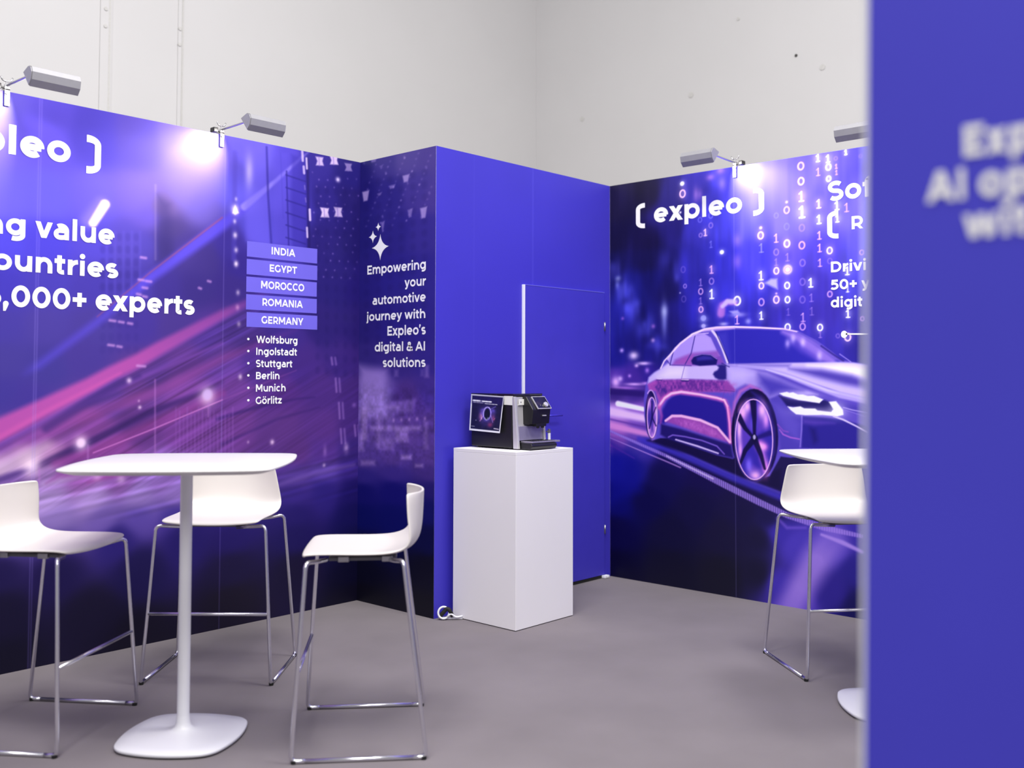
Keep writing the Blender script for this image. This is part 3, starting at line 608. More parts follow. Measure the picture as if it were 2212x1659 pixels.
# ------------------------------------------------------------ right wall: saloon car among columns of digits
def paint_right(a):
    a.base([
     ((4.0787,2.5295),(34,29,62)),((3.7923,2.5588),(34,29,58)),((3.6104,2.5369),(46,40,110)),((3.4349,2.5456),(66,58,176)),((3.2326,2.5498),(72,66,205)),((3.0387,2.5539),(80,72,212)),((2.7925,2.5498),(88,76,208)),((2.5591,2.5730),(92,80,208)),((2.3647,2.5856),(84,74,200)),
     ((4.0791,2.2751),(28,23,64)),((3.7933,2.2497),(28,22,66)),((3.6114,2.2942),(36,30,102)),((3.4363,2.2775),(60,54,178)),((3.2341,2.3166),(72,68,210)),((3.0404,2.3255),(84,78,220)),((2.8247,2.3029),(90,80,216)),((2.6187,2.3086),(92,80,214)),((2.3674,2.3344),(94,84,214)),((3.6467,2.4193),(44,37,110)),
     ((4.0793,2.1164),(30,27,86)),((3.7937,2.1264),(27,23,76)),((3.6479,2.1153),(28,24,84)),((3.4717,2.1019),(52,47,166)),((3.2355,2.0839),(58,54,196)),((2.9796,2.0644),(66,60,208)),((2.7968,2.0505),(80,66,196)),((2.5641,2.0598),(72,60,184)),((2.3706,2.0444),(84,76,206)),
     ((4.0600,1.9569),(38,38,132)),((3.9064,1.9481),(34,34,128)),((3.7574,1.9702),(28,26,100)),((3.6486,1.9334),(28,24,86)),((3.4381,1.9213),(48,43,160)),((3.2366,1.9098),(56,52,190)),((2.9809,1.8952),(62,56,198)),((2.7983,1.8847),(74,60,186)),((2.6229,1.8747),(60,48,164)),((2.3726,1.8603),(76,70,200)),
     ((4.0604,1.7361),(38,37,140)),((3.7949,1.7267),(32,30,116)),((3.6674,1.7222),(34,29,112)),((3.4389,1.7733),(46,41,164)),((3.1081,1.7310),(54,48,180)),((2.7997,1.7192),(56,46,164)),((2.5676,1.7103),(56,44,152)),((2.3746,1.6766),(62,54,170)),
     ((4.0608,1.4844),(34,32,132)),((3.8326,1.5127),(34,30,124)),((3.6862,1.5108),(36,31,126)),((2.5131,1.5483),(56,46,160)),((2.3632,1.4931),(48,40,148)),
     ((4.0611,1.3274),(88,56,164)),((3.9080,1.3282),(72,44,148)),((3.7961,1.3594),(54,36,140)),
     ((4.0612,1.2333),(60,40,124)),((3.8894,1.2359),(64,42,132)),
     ((4.0615,1.1081),(186,140,216)),((3.8710,1.1133),(146,96,196)),((4.0616,0.9986),(160,96,186)),((3.8714,0.9752),(112,74,176)),((4.0618,0.8893),(120,70,164)),((3.9092,0.8507),(66,52,150)),
     ((3.7975,0.9174),(58,48,158)),((3.6174,0.8365),(30,22,88)),((3.3428,0.7508),(28,20,76)),((3.0525,0.6584),(30,22,74)),((2.8384,0.6755),(34,24,80)),
     ((4.0620,0.7645),(34,34,150)),((3.9095,0.7432),(30,29,128)),((3.6893,0.6974),(24,20,78)),((4.0624,0.5155),(16,16,104)),((3.7987,0.5382),(18,15,72)),((3.4453,0.5103),(26,22,66)),((3.1164,0.5407),(30,25,68)),((2.9302,0.5027),(32,27,76)),
     ((4.0628,0.2981),(15,12,66)),((3.6194,0.3459),(24,21,58)),((3.2462,0.3576),(30,26,60)),((2.9924,0.3858),(31,27,62)),
     ((4.0632,0.0658),(14,12,46)),((3.6204,0.1090),(23,21,46)),((3.2476,0.1299),(28,26,46)),((2.9941,0.1643),(30,27,56)),
     ((2.8704,0.4266),(64,50,166)),((2.7526,0.3584),(76,60,178)),((2.5250,0.3851),(82,64,182)),((2.3746,0.4542),(60,46,158)),((2.3766,0.2736),(46,38,136)),((2.8729,0.1262),(70,54,172)),((2.7555,0.0354),(88,66,184)),((2.5276,0.1228),(52,40,142)),((2.3923,0.0656),(28,24,90)),
     ((2.1040,2.4069),(88,78,206)),((2.1135,1.6420),(60,50,168)),((2.1261,0.6321),(50,40,140)),((2.1323,0.1313),(26,22,70))], 20)
    # blurred city lights behind
    for (x,y,rx,ry,c,al) in ((1335,602,7,6,(150,160,255),.9),(1333,614,5,10,(120,130,250),.6),(1435,690,7,38,(150,160,255),.55),(1435,672,8,14,(180,190,255),.6),(1345,688,4,4,(170,90,200),.5),(1411,705,5,5,(190,100,210),.6),(1410,735,5,5,(200,150,240),.9),(1343,757,5,5,(190,150,245),.85),(1369,768,11,9,(230,200,250),.95),(1390,785,16,4,(220,180,245),.9),(1375,790,5,4,(220,170,240),.8),(1398,800,5,6,(180,120,230),.7),(1360,812,4,4,(190,130,230),.7),(1330,825,10,12,(225,160,235),.9),(1340,818,6,6,(220,170,240),.7),(1370,830,22,3.5,(220,160,235),.8),(1395,828,10,3.5,(200,130,225),.7),(1350,838,36,4,(190,110,205),.6),(1563,700,9,4,(200,190,250),.7),(1616,694,6,6,(170,170,250),.6),(1520,690,10,8,(150,150,245),.5),(1521,704,9,4,(150,150,245),.5),(1594,680,16,5,(190,180,245),.6),(1555,672,8,16,(190,110,200),.5)):
        a.spot(R2(x,y), rx, ry, c, al)
    for (x,y,rx,ry,c,al) in ((1534,383,9,7,(190,110,210),.55),(1557,368,10,8,(180,100,200),.5),(1621,362,9,9,(230,170,225),.6),(1560,398,8,14,(150,110,230),.5),(1503,420,6,16,(190,120,220),.5),(1592,520,9,14,(120,80,190),.5),(1592,565,9,16,(130,80,190),.5),(1512,420,6,12,(180,110,215),.4)):
        a.spot(R2(x,y), rx, ry, c, al)
    for k in range(44):
        x = 1322+(k*41%150); y = 560+(k*67%240); a.spot(R2(x,y), 6+(k%4)*3, 10+(k%5)*5, (60,60,190) if k%3 else (16,14,60), .35, 'screen' if k%3 else 'over')
    n = vnoise(a.x/26, a.y/70, 31)-.5; m = sstep((4.1001,1.2957)[1], (4.0998,1.5163)[1], a.Z); a.c *= (1+n*.25*m)[:,None]
    n = vnoise(a.x/7, a.y/60, 32)-.5; a.c *= (1+n*.10*m)[:,None]
    # columns of digits
    W, P, D, B2 = (240,236,255), (226,170,236), (150,120,214), (130,126,236)
    digits = [
     (617,440,'.',18,W,1),(620,522,'0',74,(240,190,235),1),(625,1140,'0',60,D,.35),(640,1275,'0',42,D,.8),(630,1380,'0',60,D,.3),(600,1330,'.',6,W,.4),
     (762,735,'0',50,B2,.5),(767,860,'0',42,D,.8),(806,838,'1',52,(236,190,240),1),(768,1245,'1',54,D,.7),(768,1318,'0',58,P,.75),(768,1395,'1',50,D,.6),(770,1465,'0',56,P,.95),(790,1535,'.',24,(160,160,240),.6),(790,1600,'.',18,(190,180,240),.6),
     (850,700,'0',54,B2,.6),(850,780,'0',52,D,.75),(852,935,'1',50,B2,.5),(856,1140,'1',60,P,.9),(856,1235,'0',60,D,.85),(858,1340,'1',72,W,1),
     (940,998,'.',17,(250,248,255),1),(602,675,'.',8,W,.8),
     (1065,1395,'0',82,(250,236,250),1),(1065,1550,'1',64,P,.85),
     (1257,800,'.',10,P,.8),(1256,862,'0',66,(236,180,232),.95),(1262,965,'1',66,B2,.7),(1260,1190,'1',66,(244,226,246),1),(1262,1272,'0',58,(246,206,236),1),(1262,1405,'0',66,P,.7),(1262,1515,'1',58,W,1),
     (1383,885,'1',62,P,.7),(1383,998,'0',58,D,.7),(1383,1080,'1',50,D,.6),(1384,1150,'0',60,(240,200,238),1),(1384,1335,'.',7,P,.7),(1384,1385,'0',66,(240,200,238),.95),(1383,700,'0',50,B2,.3),
     (1468,590,'.',8,P,.6),(1468,655,'0',62,P,.65),(1468,790,'0',60,B2,.35),(1470,928,'0',66,(242,200,236),1),(1475,1040,'1',56,D,.7),(1476,1140,'9',70,(250,230,244),1),(1472,1270,'0',60,W,1),(1475,1385,'0',58,W,1),(1476,1610,'0',62,W,1),(1482,1485,'1',50,D,.4),
     (1583,297,'0',68,P,.75),(1585,420,'0',66,P,.85),(1588,545,'1',72,(238,176,228),.95),(1593,672,'1',84,(250,240,250),1),(1592,800,'0',62,D,.6),(1592,942,'0',66,P,.75),(1597,1085,'0',62,D,.6),(1597,1240,'0',62,D,.5),(1597,1385,'0',62,D,.5),(1602,1530,'1',62,P,.6),(1598,1605,'0',62,P,.7),
     (1665,1248,'1',64,W,1),(1670,1370,'1',56,D,.6),(1673,1480,'1',56,D,.45),
     (1723,232,'1',52,W,1),(1725,345,'1',54,P,.6),(1730,605,'1',62,(236,190,236),.95),(1732,732,'1',62,W,1),(1735,862,'1',56,P,.8),(1737,965,'1',56,P,.8),(1740,1085,'1',54,P,.65),(1740,1612,'0',58,W,1),(1742,1670,'1',44,D,.6),(1742,1790,'0',46,D,.45),
     (1805,237,'1',54,W,1),(1808,305,'0',56,W,1),(1810,400,'0',48,W,.9),(1818,985,'0',58,(240,210,240),.95),(1820,1070,'0',50,D,.5),(1820,1340,'0',52,P,.7),
     (1868,235,'0',36,D,.6),(1872,300,'1',30,P,.6),(1874,350,'1',30,P,.5),(1878,620,'1',60,W,1),(1881,725,'1',50,W,.9),
     (1950,185,'1',34,W,1),(1957,635,'1',60,P,.6),(1962,1150,'1',58,W,.9),(1965,1300,'1',40,W,.7),(1968,1500,'1',54,W,1),(1965,1690,'0',66,(236,200,238),.95),(1885,1680,'0',40,D,.5),(2070,215,'0',34,D,.5),(2080,1000,'0',44,P,.6),(2085,1540,'0',40,P,.6)]
    for (zx,zy,ch,h,c,al) in digits:
        p = DU(zx,zy); h = h/3.771; wd = h*.30; al = min(1, al)
        if ch == '.': a.disc(p, h, h, c, 1.6, al); a.spot(p, h*1.6, h*1.6, c, al*.35); continue
        st = max(2.6, h*.17)
        if al > .85: a.spot(p, h*.55, h*.75, c, .28)
        if ch == '0': a.ring(p, wd, h/2-st/2, st, c, 1.3, al)
        elif ch == '9': a.disc(p, wd*1.5, h*.5, (250,225,240), 4, .9); a.ring(p, wd, h*.3, 2, (180,110,180), 1.2, .7)
        else:
            u, z = p; k = 1/a.ku; q = 1/a.kz
            a.line([(u,z+h/2*q),(u,z-h/2*q)], st, c, 1.2, al)
            a.line([(u+h*.22*k,z+h*.32*q),(u,z+h/2*q)], st*.8, c, 1.2, al)
            a.line([(u+h*.22*k,z-h/2*q),(u-h*.22*k,z-h/2*q)], st*.8, c, 1.2, al)
    # smeared light blobs among the digits
    a.poly([(2.9433,1.9169),(2.9024,1.9404),(2.8621,1.9379),(2.8586,1.8750),(2.8947,1.8918)], (176,168,244), 4, .9)
    a.line([(3.2444,1.7427),(3.2353,1.7961),(3.2005,1.8137),(3.1447,1.8072)], [16,14,14,10], (190,120,210), 4, .7)
    a.line([(3.2354,1.7884),(3.2005,1.8175),(3.1532,1.8152)], [8,10,10], (210,200,250), 3, .7)
    a.poly([(3.1879,1.7558),(3.1280,1.7609),(3.1153,1.7415),(3.1623,1.7395)], (190,180,246), 3, .7)
    # road with streaks
    a.poly([R2(1316,838),R2(1400,846),R2(1400,858),R2(1316,852)], (44,26,104), 4, .8)
    a.line([R2(1335,872),R2(1400,886)], [13,10], (250,236,252), 3, .95)
    a.line([R2(1316,888),R2(1400,905)], [20,16], (226,188,236), 6, .95)
    a.line([R2(1316,918),R2(1400,938)], [16,12], (212,136,206), 5, .9)
    a.line([R2(1316,905),R2(1400,924)], [4,4], (90,50,150), 2.5, .7)
    a.line([R2(1316,932),R2(1380,952)], [5,4], (96,60,160), 3, .7)
    a.line([R2(1316,960),R2(1370,990)], [5,2], (176,80,176), 2.5, .7)
    a.line([R2(1316,930),R2(1440,985),R2(1560,1045),R2(1640,1085),R2(1700,1113),R2(1780,1140),R2(1860,1158)], [5,8,14,14,12,12,8], (146,118,212), 2, .95, tex=lambda U,Z: .8+.2*np.sin(U*420))
    a.line([R2(1316,945),R2(1440,997),R2(1470,1010)], [2,3,3], (196,150,226), 1.5, .7)
    a.line([R2(1440,985),R2(1540,1034)], [3,4], (216,196,240), 1.5, .6)
    a.line([R2(1380,948),R2(1480,986),R2(1580,1030),R2(1690,1075)], [10,14,16,14], (66,54,182), 6, .85)
    a.line([R2(1440,962),R2(1560,1015),R2(1690,1066)], [4,5,6], (96,80,206), 3, .5)
    # shade below and beam
    a.poly([R2(1316,948),R2(1376,985),R2(1386,1060),R2(1316,1090)], (20,22,136), 18, .7)
    a.line([R2(1775,1155),R2(1820,1172),R2(1862,1192)], [5,9,7], (166,136,224), 3, .9)
    a.line([R2(1800,1165),R2(1765,1210),R2(1730,1270),R2(1705,1318)], [56,52,48,46], (160,128,222), 20, .85, fade=[.5,1,1,.8])
    a.line([R2(1680,1120),R2(1700,1140),R2(1740,1140)], [6,6,4], (120,90,206), 4, .6)
    # ---------------- the car
    a.poly([(3.8066,0.9271),(3.7002,0.9639),(3.4582,0.9043),(3.2281,0.8780),(3.1427,0.8451),(3.0842,0.7664),(3.0016,0.7351),(2.8476,0.8043),(2.8487,0.6808),(3.1096,0.7348),(3.4585,0.8499)], (26,18,66), 5, .95)
    a.poly([(3.6986,1.4002),(3.6698,1.4522),(3.6222,1.4917),(3.5470,1.5620),(3.4547,1.6191),(3.3642,1.6494),(3.2755,1.6584),(3.1542,1.6594),(2.9782,1.6496),(2.8168,1.6360),(2.7228,1.6130),(2.6085,1.5585),(2.5121,1.4860),(2.4611,1.4503),(2.3961,1.4345),(2.2712,1.4146),(2.2767,0.9367),(2.7840,0.8734),(2.8470,0.8770),(2.9200,0.7556),(3.0016,0.7351),(3.0842,0.7739),(3.1426,0.8601),(3.1682,0.8436),(3.2803,0.8599),(3.6433,0.9505),(3.7003,0.9479),(3.7677,0.9289),(3.8065,0.9755),(3.8277,1.0880),(3.8303,1.2014),(3.8153,1.2909),(3.7907,1.3437),(3.7468,1.3761)], (92,74,186), 2)
    a.poly([(3.6986,1.4002),(3.6413,1.4360),(3.4556,1.4232),(3.3033,1.4226),(3.2030,1.4259),(3.2037,1.3231),(3.4561,1.3317),(3.5295,1.3297),(3.7373,1.3254),(3.8006,1.2991),(3.7907,1.3437),(3.7468,1.3761)], (196,176,234), 4, .95)
    a.poly([(3.6414,1.4121),(3.5106,1.4156),(3.5110,1.3409),(3.6607,1.3322),(3.7180,1.3480)], (236,222,252), 14, .6)
    a.poly([(3.6507,1.4600),(3.5938,1.5311),(3.5284,1.5775),(3.4365,1.6131),(3.3643,1.6207),(3.3200,1.5948),(3.2764,1.5108),(3.2547,1.4798),(3.4648,1.4217),(3.6131,1.4223)], (164,138,224), 2)
    a.poly([(3.4365,1.6069),(3.3644,1.6145),(3.3245,1.5887),(3.2852,1.5147),(3.4553,1.4976)], (176,150,230), 5, .7)
    a.poly([(3.6084,1.4223),(3.5847,1.4595),(3.4552,1.5015),(3.2720,1.5122),(3.2246,1.4337),(3.2769,1.4263),(3.4648,1.4193)], (132,72,172), 5, .8)
    a.poly([(3.5848,1.4357),(3.5104,1.4746),(3.4553,1.4819),(3.4647,1.4272)], (170,74,166), 8, .5)
    a.line([(3.4347,1.6115),(3.4504,1.5524),(3.4644,1.4977),(3.5106,1.4274)], 2.2, (60,44,140), 1, .9)
    a.line([(3.5919,1.5295),(3.6129,1.4677),(3.6244,1.4232)], 2.2, (56,40,136), 1, .9)
    a.line([(3.6507,1.4584),(3.6225,1.4248),(3.4648,1.4193)], 2, (60,40,140), 1, .7)
    a.line([(3.5106,1.4274),(3.5387,1.3329)], 1.4, (110,80,180), .8, .8)
    a.line([(3.6967,1.4026),(3.6679,1.4522),(3.6203,1.4933),(3.5470,1.5620),(3.4547,1.6199),(3.3642,1.6487),(3.2755,1.6569),(3.1542,1.6579),(2.9782,1.6481),(2.8247,1.6362),(2.7306,1.6161)], [3,3,3.5,4,4.5,5,5,4,3.5,3,2.5], (236,206,246), 1.4, 1)
    a.line([(3.6412,1.4600),(3.5844,1.5349),(3.5098,1.5889),(3.4183,1.6205),(3.3376,1.6239)], [2,2,2,2,2], (226,196,240), 1, .8)
    a.line([(3.3732,1.6404),(3.2756,1.6492),(3.1543,1.6487)], [5,6,3], (208,172,232), 3, .7)
    a.poly([(3.2845,1.6325),(3.1543,1.6419),(2.9865,1.6364),(2.8169,1.6243),(2.7230,1.5985),(2.6238,1.5388),(2.5124,1.4613),(2.4759,1.4364),(2.7791,1.4340),(3.1814,1.4319),(3.2285,1.5025)], (48,42,168), 2)
    a.line([(2.8249,1.6179),(2.7309,1.5828),(2.6620,1.5309),(2.5792,1.4726),(2.5199,1.4438)], [8,16,22,22,14], (150,118,216), 7, .85)
    a.line([(2.7780,1.5620),(2.7006,1.5099),(2.6094,1.4587)], [10,14,12], (96,74,196), 7, .6)
    for q in ((1475,310),(1520,270),(1600,300),(1735,410)): a.spot(CU(*q), 5, 9, (200,170,240), .6)
    a.poly([(3.2757,1.6223),(3.2060,1.6281),(3.1813,1.4562),(3.2028,1.4564)], (74,66,186), 8, .5)
    a.line([(3.3091,1.6378),(3.2715,1.5952),(3.2370,1.5255),(3.2029,1.4373)], [5,6,5,4], (214,196,240), 1.8, 1)
    a.line([(3.2845,1.6310),(3.2498,1.5641),(3.1900,1.4365)], 1.8, (30,24,110), 1, .9)
    a.line([(2.7306,1.6146),(2.6236,1.5631),(2.5195,1.4896),(2.4721,1.4504)], [3,3,3,2], (96,80,190), 1.5, 1)
    a.line([(2.5862,1.5296),(2.5122,1.4790),(2.4539,1.4433)], 3, (40,30,120), 2, .8)
    a.line([(2.4754,1.4820),(2.4105,1.4374)], 2, (150,130,226), 1, .8)
    # bonnet and front wing
    a.poly([(3.2116,1.4244),(3.0211,1.4295),(2.7791,1.4333),(2.4759,1.4343),(2.3962,1.4317),(2.2712,1.4132),(2.2734,1.2231),(2.4776,1.2647),(2.6260,1.3090),(2.7797,1.3585),(2.9392,1.3988),(3.1218,1.4165)], (192,174,236), 3)
    a.poly([(2.6707,1.4162),(2.4760,1.4210),(2.2713,1.4009),(2.2721,1.3325),(2.4329,1.3664),(2.5649,1.4016)], (244,236,254), 10, .9)
    a.poly([(2.7872,1.3985),(2.5875,1.3931),(2.4041,1.3609),(2.2724,1.3120),(2.2727,1.2778),(2.4408,1.3071),(2.6256,1.3518)], (68,54,164), 9, .9)
    a.poly([(3.1387,1.4256),(2.9228,1.4260),(2.7792,1.4239),(2.7950,1.4094),(2.9391,1.4113)], (84,70,176), 6, .7)
    a.poly([(3.2117,1.4183),(3.1218,1.4165),(2.9313,1.3766),(2.7645,1.3078),(2.6115,1.2486),(2.8439,1.2451),(2.9164,1.2108),(2.9810,1.2837),(3.0804,1.3052),(3.1568,1.2667),(3.2038,1.3041)], (160,140,220), 5)
    a.poly([(2.9886,1.3654),(2.8432,1.3291),(2.7027,1.2724),(2.8438,1.2546),(2.9162,1.2329),(2.9808,1.3060)], (64,52,168), 14, .9)
    a.poly([(3.2031,1.4107),(3.0881,1.4028),(3.0216,1.3653),(3.0887,1.3201),(3.1908,1.3194)], (196,178,236), 14, .7)
    a.line([(3.1218,1.4165),(2.9393,1.3965),(2.8191,1.3657),(2.6640,1.3087),(2.4779,1.2437),(2.2736,1.2026)], [3,6,9,10,9,8], (170,152,226), 3, .95)
    a.line([(2.9393,1.3951),(2.7798,1.3512),(2.5513,1.2743),(2.2735,1.2163)], [2,4,5,5], (216,204,244), 2, .6)
    a.poly([(2.8600,1.2338),(2.6267,1.2342),(2.4783,1.2052),(2.2740,1.1685),(2.2744,1.1344),(2.4568,1.1708),(2.6271,1.1950)], (62,50,160), 8, .7)
    # flank: reflections, neon edges, dark hollow
    mott = lambda U,Z: np.clip(.55+1.0*(vnoise(U*70,Z*46,11)-.4)+.5*(vnoise(U*150,Z*120,12)-.5),0,1)
    a.poly([(3.8006,1.2991),(3.7373,1.3270),(3.5295,1.3313),(3.2036,1.3254),(3.1483,1.2668),(3.1912,1.2549),(3.5484,1.2500),(3.6422,1.2208),(3.7090,1.1716),(3.7376,1.2514),(3.7909,1.2587)], (168,76,172), 4, .95)
    a.poly([(3.7374,1.3238),(3.5295,1.3313),(3.2036,1.3254),(3.1483,1.2668),(3.1912,1.2587),(3.5484,1.2539),(3.6611,1.2364)], (92,44,140), 4, .9, tex=mott)
    a.poly([(3.7665,1.2833),(3.7182,1.2998),(3.6704,1.2922),(3.6421,1.2526),(3.6993,1.2038),(3.7279,1.2595)], (52,36,130), 6, .7, tex=mott)
    a.poly([(3.2079,1.3269),(3.1481,1.3046),(3.1484,1.2592),(3.1913,1.2435),(3.2517,1.2655)], (176,82,176), 8, .5, tex=mott)
    a.poly([(3.7143,1.0433),(3.6853,1.1322),(3.6423,1.1969),(3.5763,1.2417),(3.4203,1.2323),(3.2260,1.1973),(3.1919,1.1373),(3.1847,0.9332),(3.2793,1.0202),(3.4032,1.0619),(3.5491,1.0845),(3.6145,1.0824),(3.6713,1.0448)], (42,30,142), 5, 1)
    a.line([(3.7139,1.1474),(3.6707,1.2043),(3.6232,1.2354),(3.5484,1.2492),(3.4023,1.2341),(3.2782,1.2131),(3.2217,1.1989),(3.1962,1.1448),(3.1881,1.0616),(3.1846,0.9408)], [9,9,9,9,8,8,8,8,8,7], (206,96,184), 4.5, .9)
    a.line([(3.7091,1.1596),(3.6659,1.2108),(3.6138,1.2403),(3.5391,1.2517),(3.4023,1.2372),(3.2782,1.2177),(3.2260,1.2049),(3.2046,1.1673)], [4.5,4.5,5,5,4,4,4,3], (255,182,222), 1.8, 1)
    a.line([(3.2046,1.1673),(3.1907,1.0616),(3.1829,0.9484)], [4,3.5,3], (244,150,212), 2, .9)
    a.line([(3.7091,1.1596),(3.6902,1.0921),(3.6999,1.0438)], [5,6,4], (180,80,176), 4, .7)
    a.poly([(3.6618,1.0571),(3.6050,1.0907),(3.5306,1.0906),(3.3942,1.0699),(3.2750,1.0242),(3.1932,0.9442),(3.3501,0.9790),(3.5309,1.0261)], (146,68,164), 4, .95)
    a.poly([(3.5864,1.0715),(3.4574,1.0679),(3.3144,1.0266),(3.2275,0.9615),(3.3678,0.9937),(3.5309,1.0340)], (190,104,196), 8, .7, tex=mott)
    a.line([(3.6599,1.0627),(3.6097,1.0945),(3.5398,1.0966),(3.3987,1.0744),(3.2749,1.0319),(3.1889,0.9466)], [5,6,6,6,5.5,5], (250,176,222), 2, 1)
    a.poly([(3.6952,1.0400),(3.5495,1.0137),(3.1804,0.9297),(3.1639,0.8476),(3.2803,0.8637),(3.6480,0.9463),(3.7002,0.9719)], (34,24,100), 4, .95)
    a.line([(3.6385,0.9571),(3.6055,0.9720),(3.5128,0.9657),(3.3859,0.9466),(3.2800,0.9171),(3.2281,0.8704)], [3,3,3,3,3,2.5], (128,98,206), 1.5, .9)
    a.line([(3.5823,0.9438),(3.4220,0.9100),(3.2715,0.8726)], [3.2,4,3.2], (196,176,240), 1.4, 1)
    # rear wheel
    a.disc(CU(368,890), 15.5, 56, (30,20,84), 1.6)
    a.ring(CU(362,885), 15.5, 55, 2.6, (206,160,232), 1.2, .9, 'over', 60, 250)
    a.disc(CU(370,912), 11.5, 47, (66,48,156), 1.4)
    a.ring(CU(370,912), 11.2, 46, 2.4, (226,170,232), 1.2, .95)
    for q in ((350,800,5,14),(392,990,4,16),(352,1010,4,12),(375,1060,5,9),(395,860,4,16)): a.spot(CU(q[0],q[1]), q[2], q[3], (214,120,196), .75)
    a.line([(3.7669,1.1865),(3.7653,1.0802),(3.7869,1.0085)], 3, (30,20,90), 1.6, .9); a.line([(3.7653,1.0802),(3.7345,1.0266)], 3, (30,20,90), 1.6, .9)
    a.line([(3.7653,1.0802),(3.7360,1.1469)], 3, (30,20,90), 1.6, .8)
    # front wheel
    a.line([(3.1664,1.1077),(3.1531,1.1912),(3.1144,1.2597),(3.0471,1.2942),(2.9811,1.2689),(2.9327,1.2031)], [5,6,7,7,6,4], (196,104,188), 4, .7)
    a.disc(CU(1205,1055), 49, 98, (22,14,66), 2)
    a.poly([(3.0390,1.2607),(2.9732,1.2319),(2.9167,1.1667),(2.8775,1.0432),(2.8787,0.8971),(2.9278,0.7917),(2.9103,0.9686),(2.9334,1.1147),(2.9898,1.2020)], (52,38,132), 6, .9)
    a.disc(CU(1200,1090), 39.5, 86, (56,42,164), 1.5)
    for poly in ([(3.1194,1.1467),(3.0645,1.1930),(3.0284,1.0077),(3.0905,1.0650)], [(3.0022,1.1943),(2.9493,1.1511),(2.9176,1.0564),(3.0037,1.0013)], [(3.1413,1.0482),(3.1199,1.0866),(3.0327,0.9852),(3.1086,0.8845),(3.1377,0.9506)], [(3.0040,0.9569),(2.9429,0.9303),(2.9437,0.8274),(2.9881,0.8911)], [(3.0674,0.7899),(3.0257,0.8149),(2.9766,0.7885),(3.0098,0.7382),(3.0510,0.7464)]):
        a.poly(poly, (98,64,186), 6, .8)
    for (zx,zy,rx,ry,c) in ((1110,870,7,14,(250,150,206)),(1148,822,6,10,(240,150,214)),(1268,850,7,14,(246,160,214)),(1300,930,5,14,(200,110,200)),(1082,1010,4,22,(246,160,214)),(1250,1140,7,9,(250,120,190)),(1282,1150,7,7,(240,110,190)),(1296,1320,6,15,(230,110,196)),(1215,1385,10,8,(230,150,220)),(1090,1180,4,16,(220,130,210)),(1200,960,5,12,(60,50,190)),(1270,1230,5,10,(180,80,180)),(1160,1300,6,12,(90,70,220))):
        a.spot(CU(zx,zy), rx*1.15, ry*1.2, c, .95)
    for pts in ([(3.0270,1.1975),(3.0195,1.0898),(3.0204,0.9746)], [(3.1282,1.1089),(3.0823,1.0354),(3.0204,0.9746)], [(3.0204,0.9746),(2.9180,1.0123)], [(3.0204,0.9746),(3.0833,0.9008),(3.1175,0.8166)], [(3.0204,0.9746),(2.9759,0.8770),(2.9521,0.7974)]):
        a.line(pts, [13,9,5], (22,14,70), 2, .95) if len(pts) == 3 else a.line(pts, [6,11], (34,24,110), 3, .85)
    a.disc(CU(1207,1080), 5.5, 9, (22,14,64), 1.2); a.disc(CU(1205,1072), 3, 5, (186,176,224), 1.6, .9)
    a.ring(CU(1200,1090), 39, 85, 2.2, (226,176,240), 1.0, .95)
    a.ring(CU(1200,1090), 41.5, 89, 1.6, (60,44,140), 1.0, .8)
    # nose
    a.poly([(2.9163,1.2182),(2.8519,1.2413),(2.7813,1.1808),(2.7103,1.1214),(2.7118,0.9563),(2.7329,0.9266),(2.8467,0.9097),(2.8615,1.0438),(2.8768,1.1310)], (76,62,172), 4, .95)
    a.poly([(2.9084,1.2036),(2.8444,1.1903),(2.7662,1.1197),(2.7200,1.0780),(2.7363,0.9767),(2.8298,1.0378),(2.8689,1.1166)], (98,82,192), 12, .7)
    a.line([(2.8536,1.0368),(2.8300,1.0087),(2.7829,0.9926),(2.7270,0.9857)], [2,3,3,2.5], (170,96,204), 1.6, .9); a.line([(2.8653,1.0656),(2.8299,1.0305),(2.7984,1.0245)], 2.5, (150,80,190), 1.6, .7)
    a.poly([(2.7080,1.1214),(2.6278,1.1203),(2.4793,1.1108),(2.2752,1.0662),(2.2767,0.9367),(2.7135,0.9347)], (44,36,140), 3, .95)
    a.poly([(2.7043,1.1036),(2.5531,1.0943),(2.5088,1.0853),(2.6283,1.0705),(2.7045,1.0771)], (92,66,176), 6, .7)
    a.poly([(2.6588,1.0516),(2.6285,1.0456),(2.6141,0.9824),(2.6369,0.9671)], (28,22,100), 8, .7)
    a.line([(2.7103,1.1214),(2.7126,1.0423),(2.7227,0.9414)], [2.5,3,2.5], (124,104,206), 1.4, .9)
    a.poly([(2.8559,1.2376),(2.7809,1.2207),(2.6422,1.2054),(2.5668,1.2175),(2.5151,1.1974),(2.5229,1.1480),(2.6275,1.1537),(2.7346,1.1711),(2.8049,1.1781)], (28,22,92), 3, .95)
    a.poly([(2.8518,1.2522),(2.8042,1.2609),(2.7885,1.2553),(2.7650,1.2586),(2.7339,1.2460),(2.7030,1.2465),(2.6724,1.2384),(2.6343,1.2405),(2.5779,1.2208),(2.6007,1.1991),(2.6726,1.2083),(2.7342,1.2157),(2.7809,1.2279),(2.8281,1.2380)], (250,244,255), 1.8)
    a.poly([(2.8010,1.1753),(2.7657,1.1703),(2.7191,1.1772),(2.6960,1.1662),(2.6274,1.1665),(2.6124,1.1555),(2.5303,1.1492),(2.5154,1.1658),(2.5431,1.2074),(2.5002,1.2118),(2.4605,1.1637),(2.4571,1.1359),(2.4937,1.1264),(2.5826,1.1323),(2.6887,1.1277),(2.7466,1.1311),(2.7815,1.1554)], (248,242,255), 1.8)
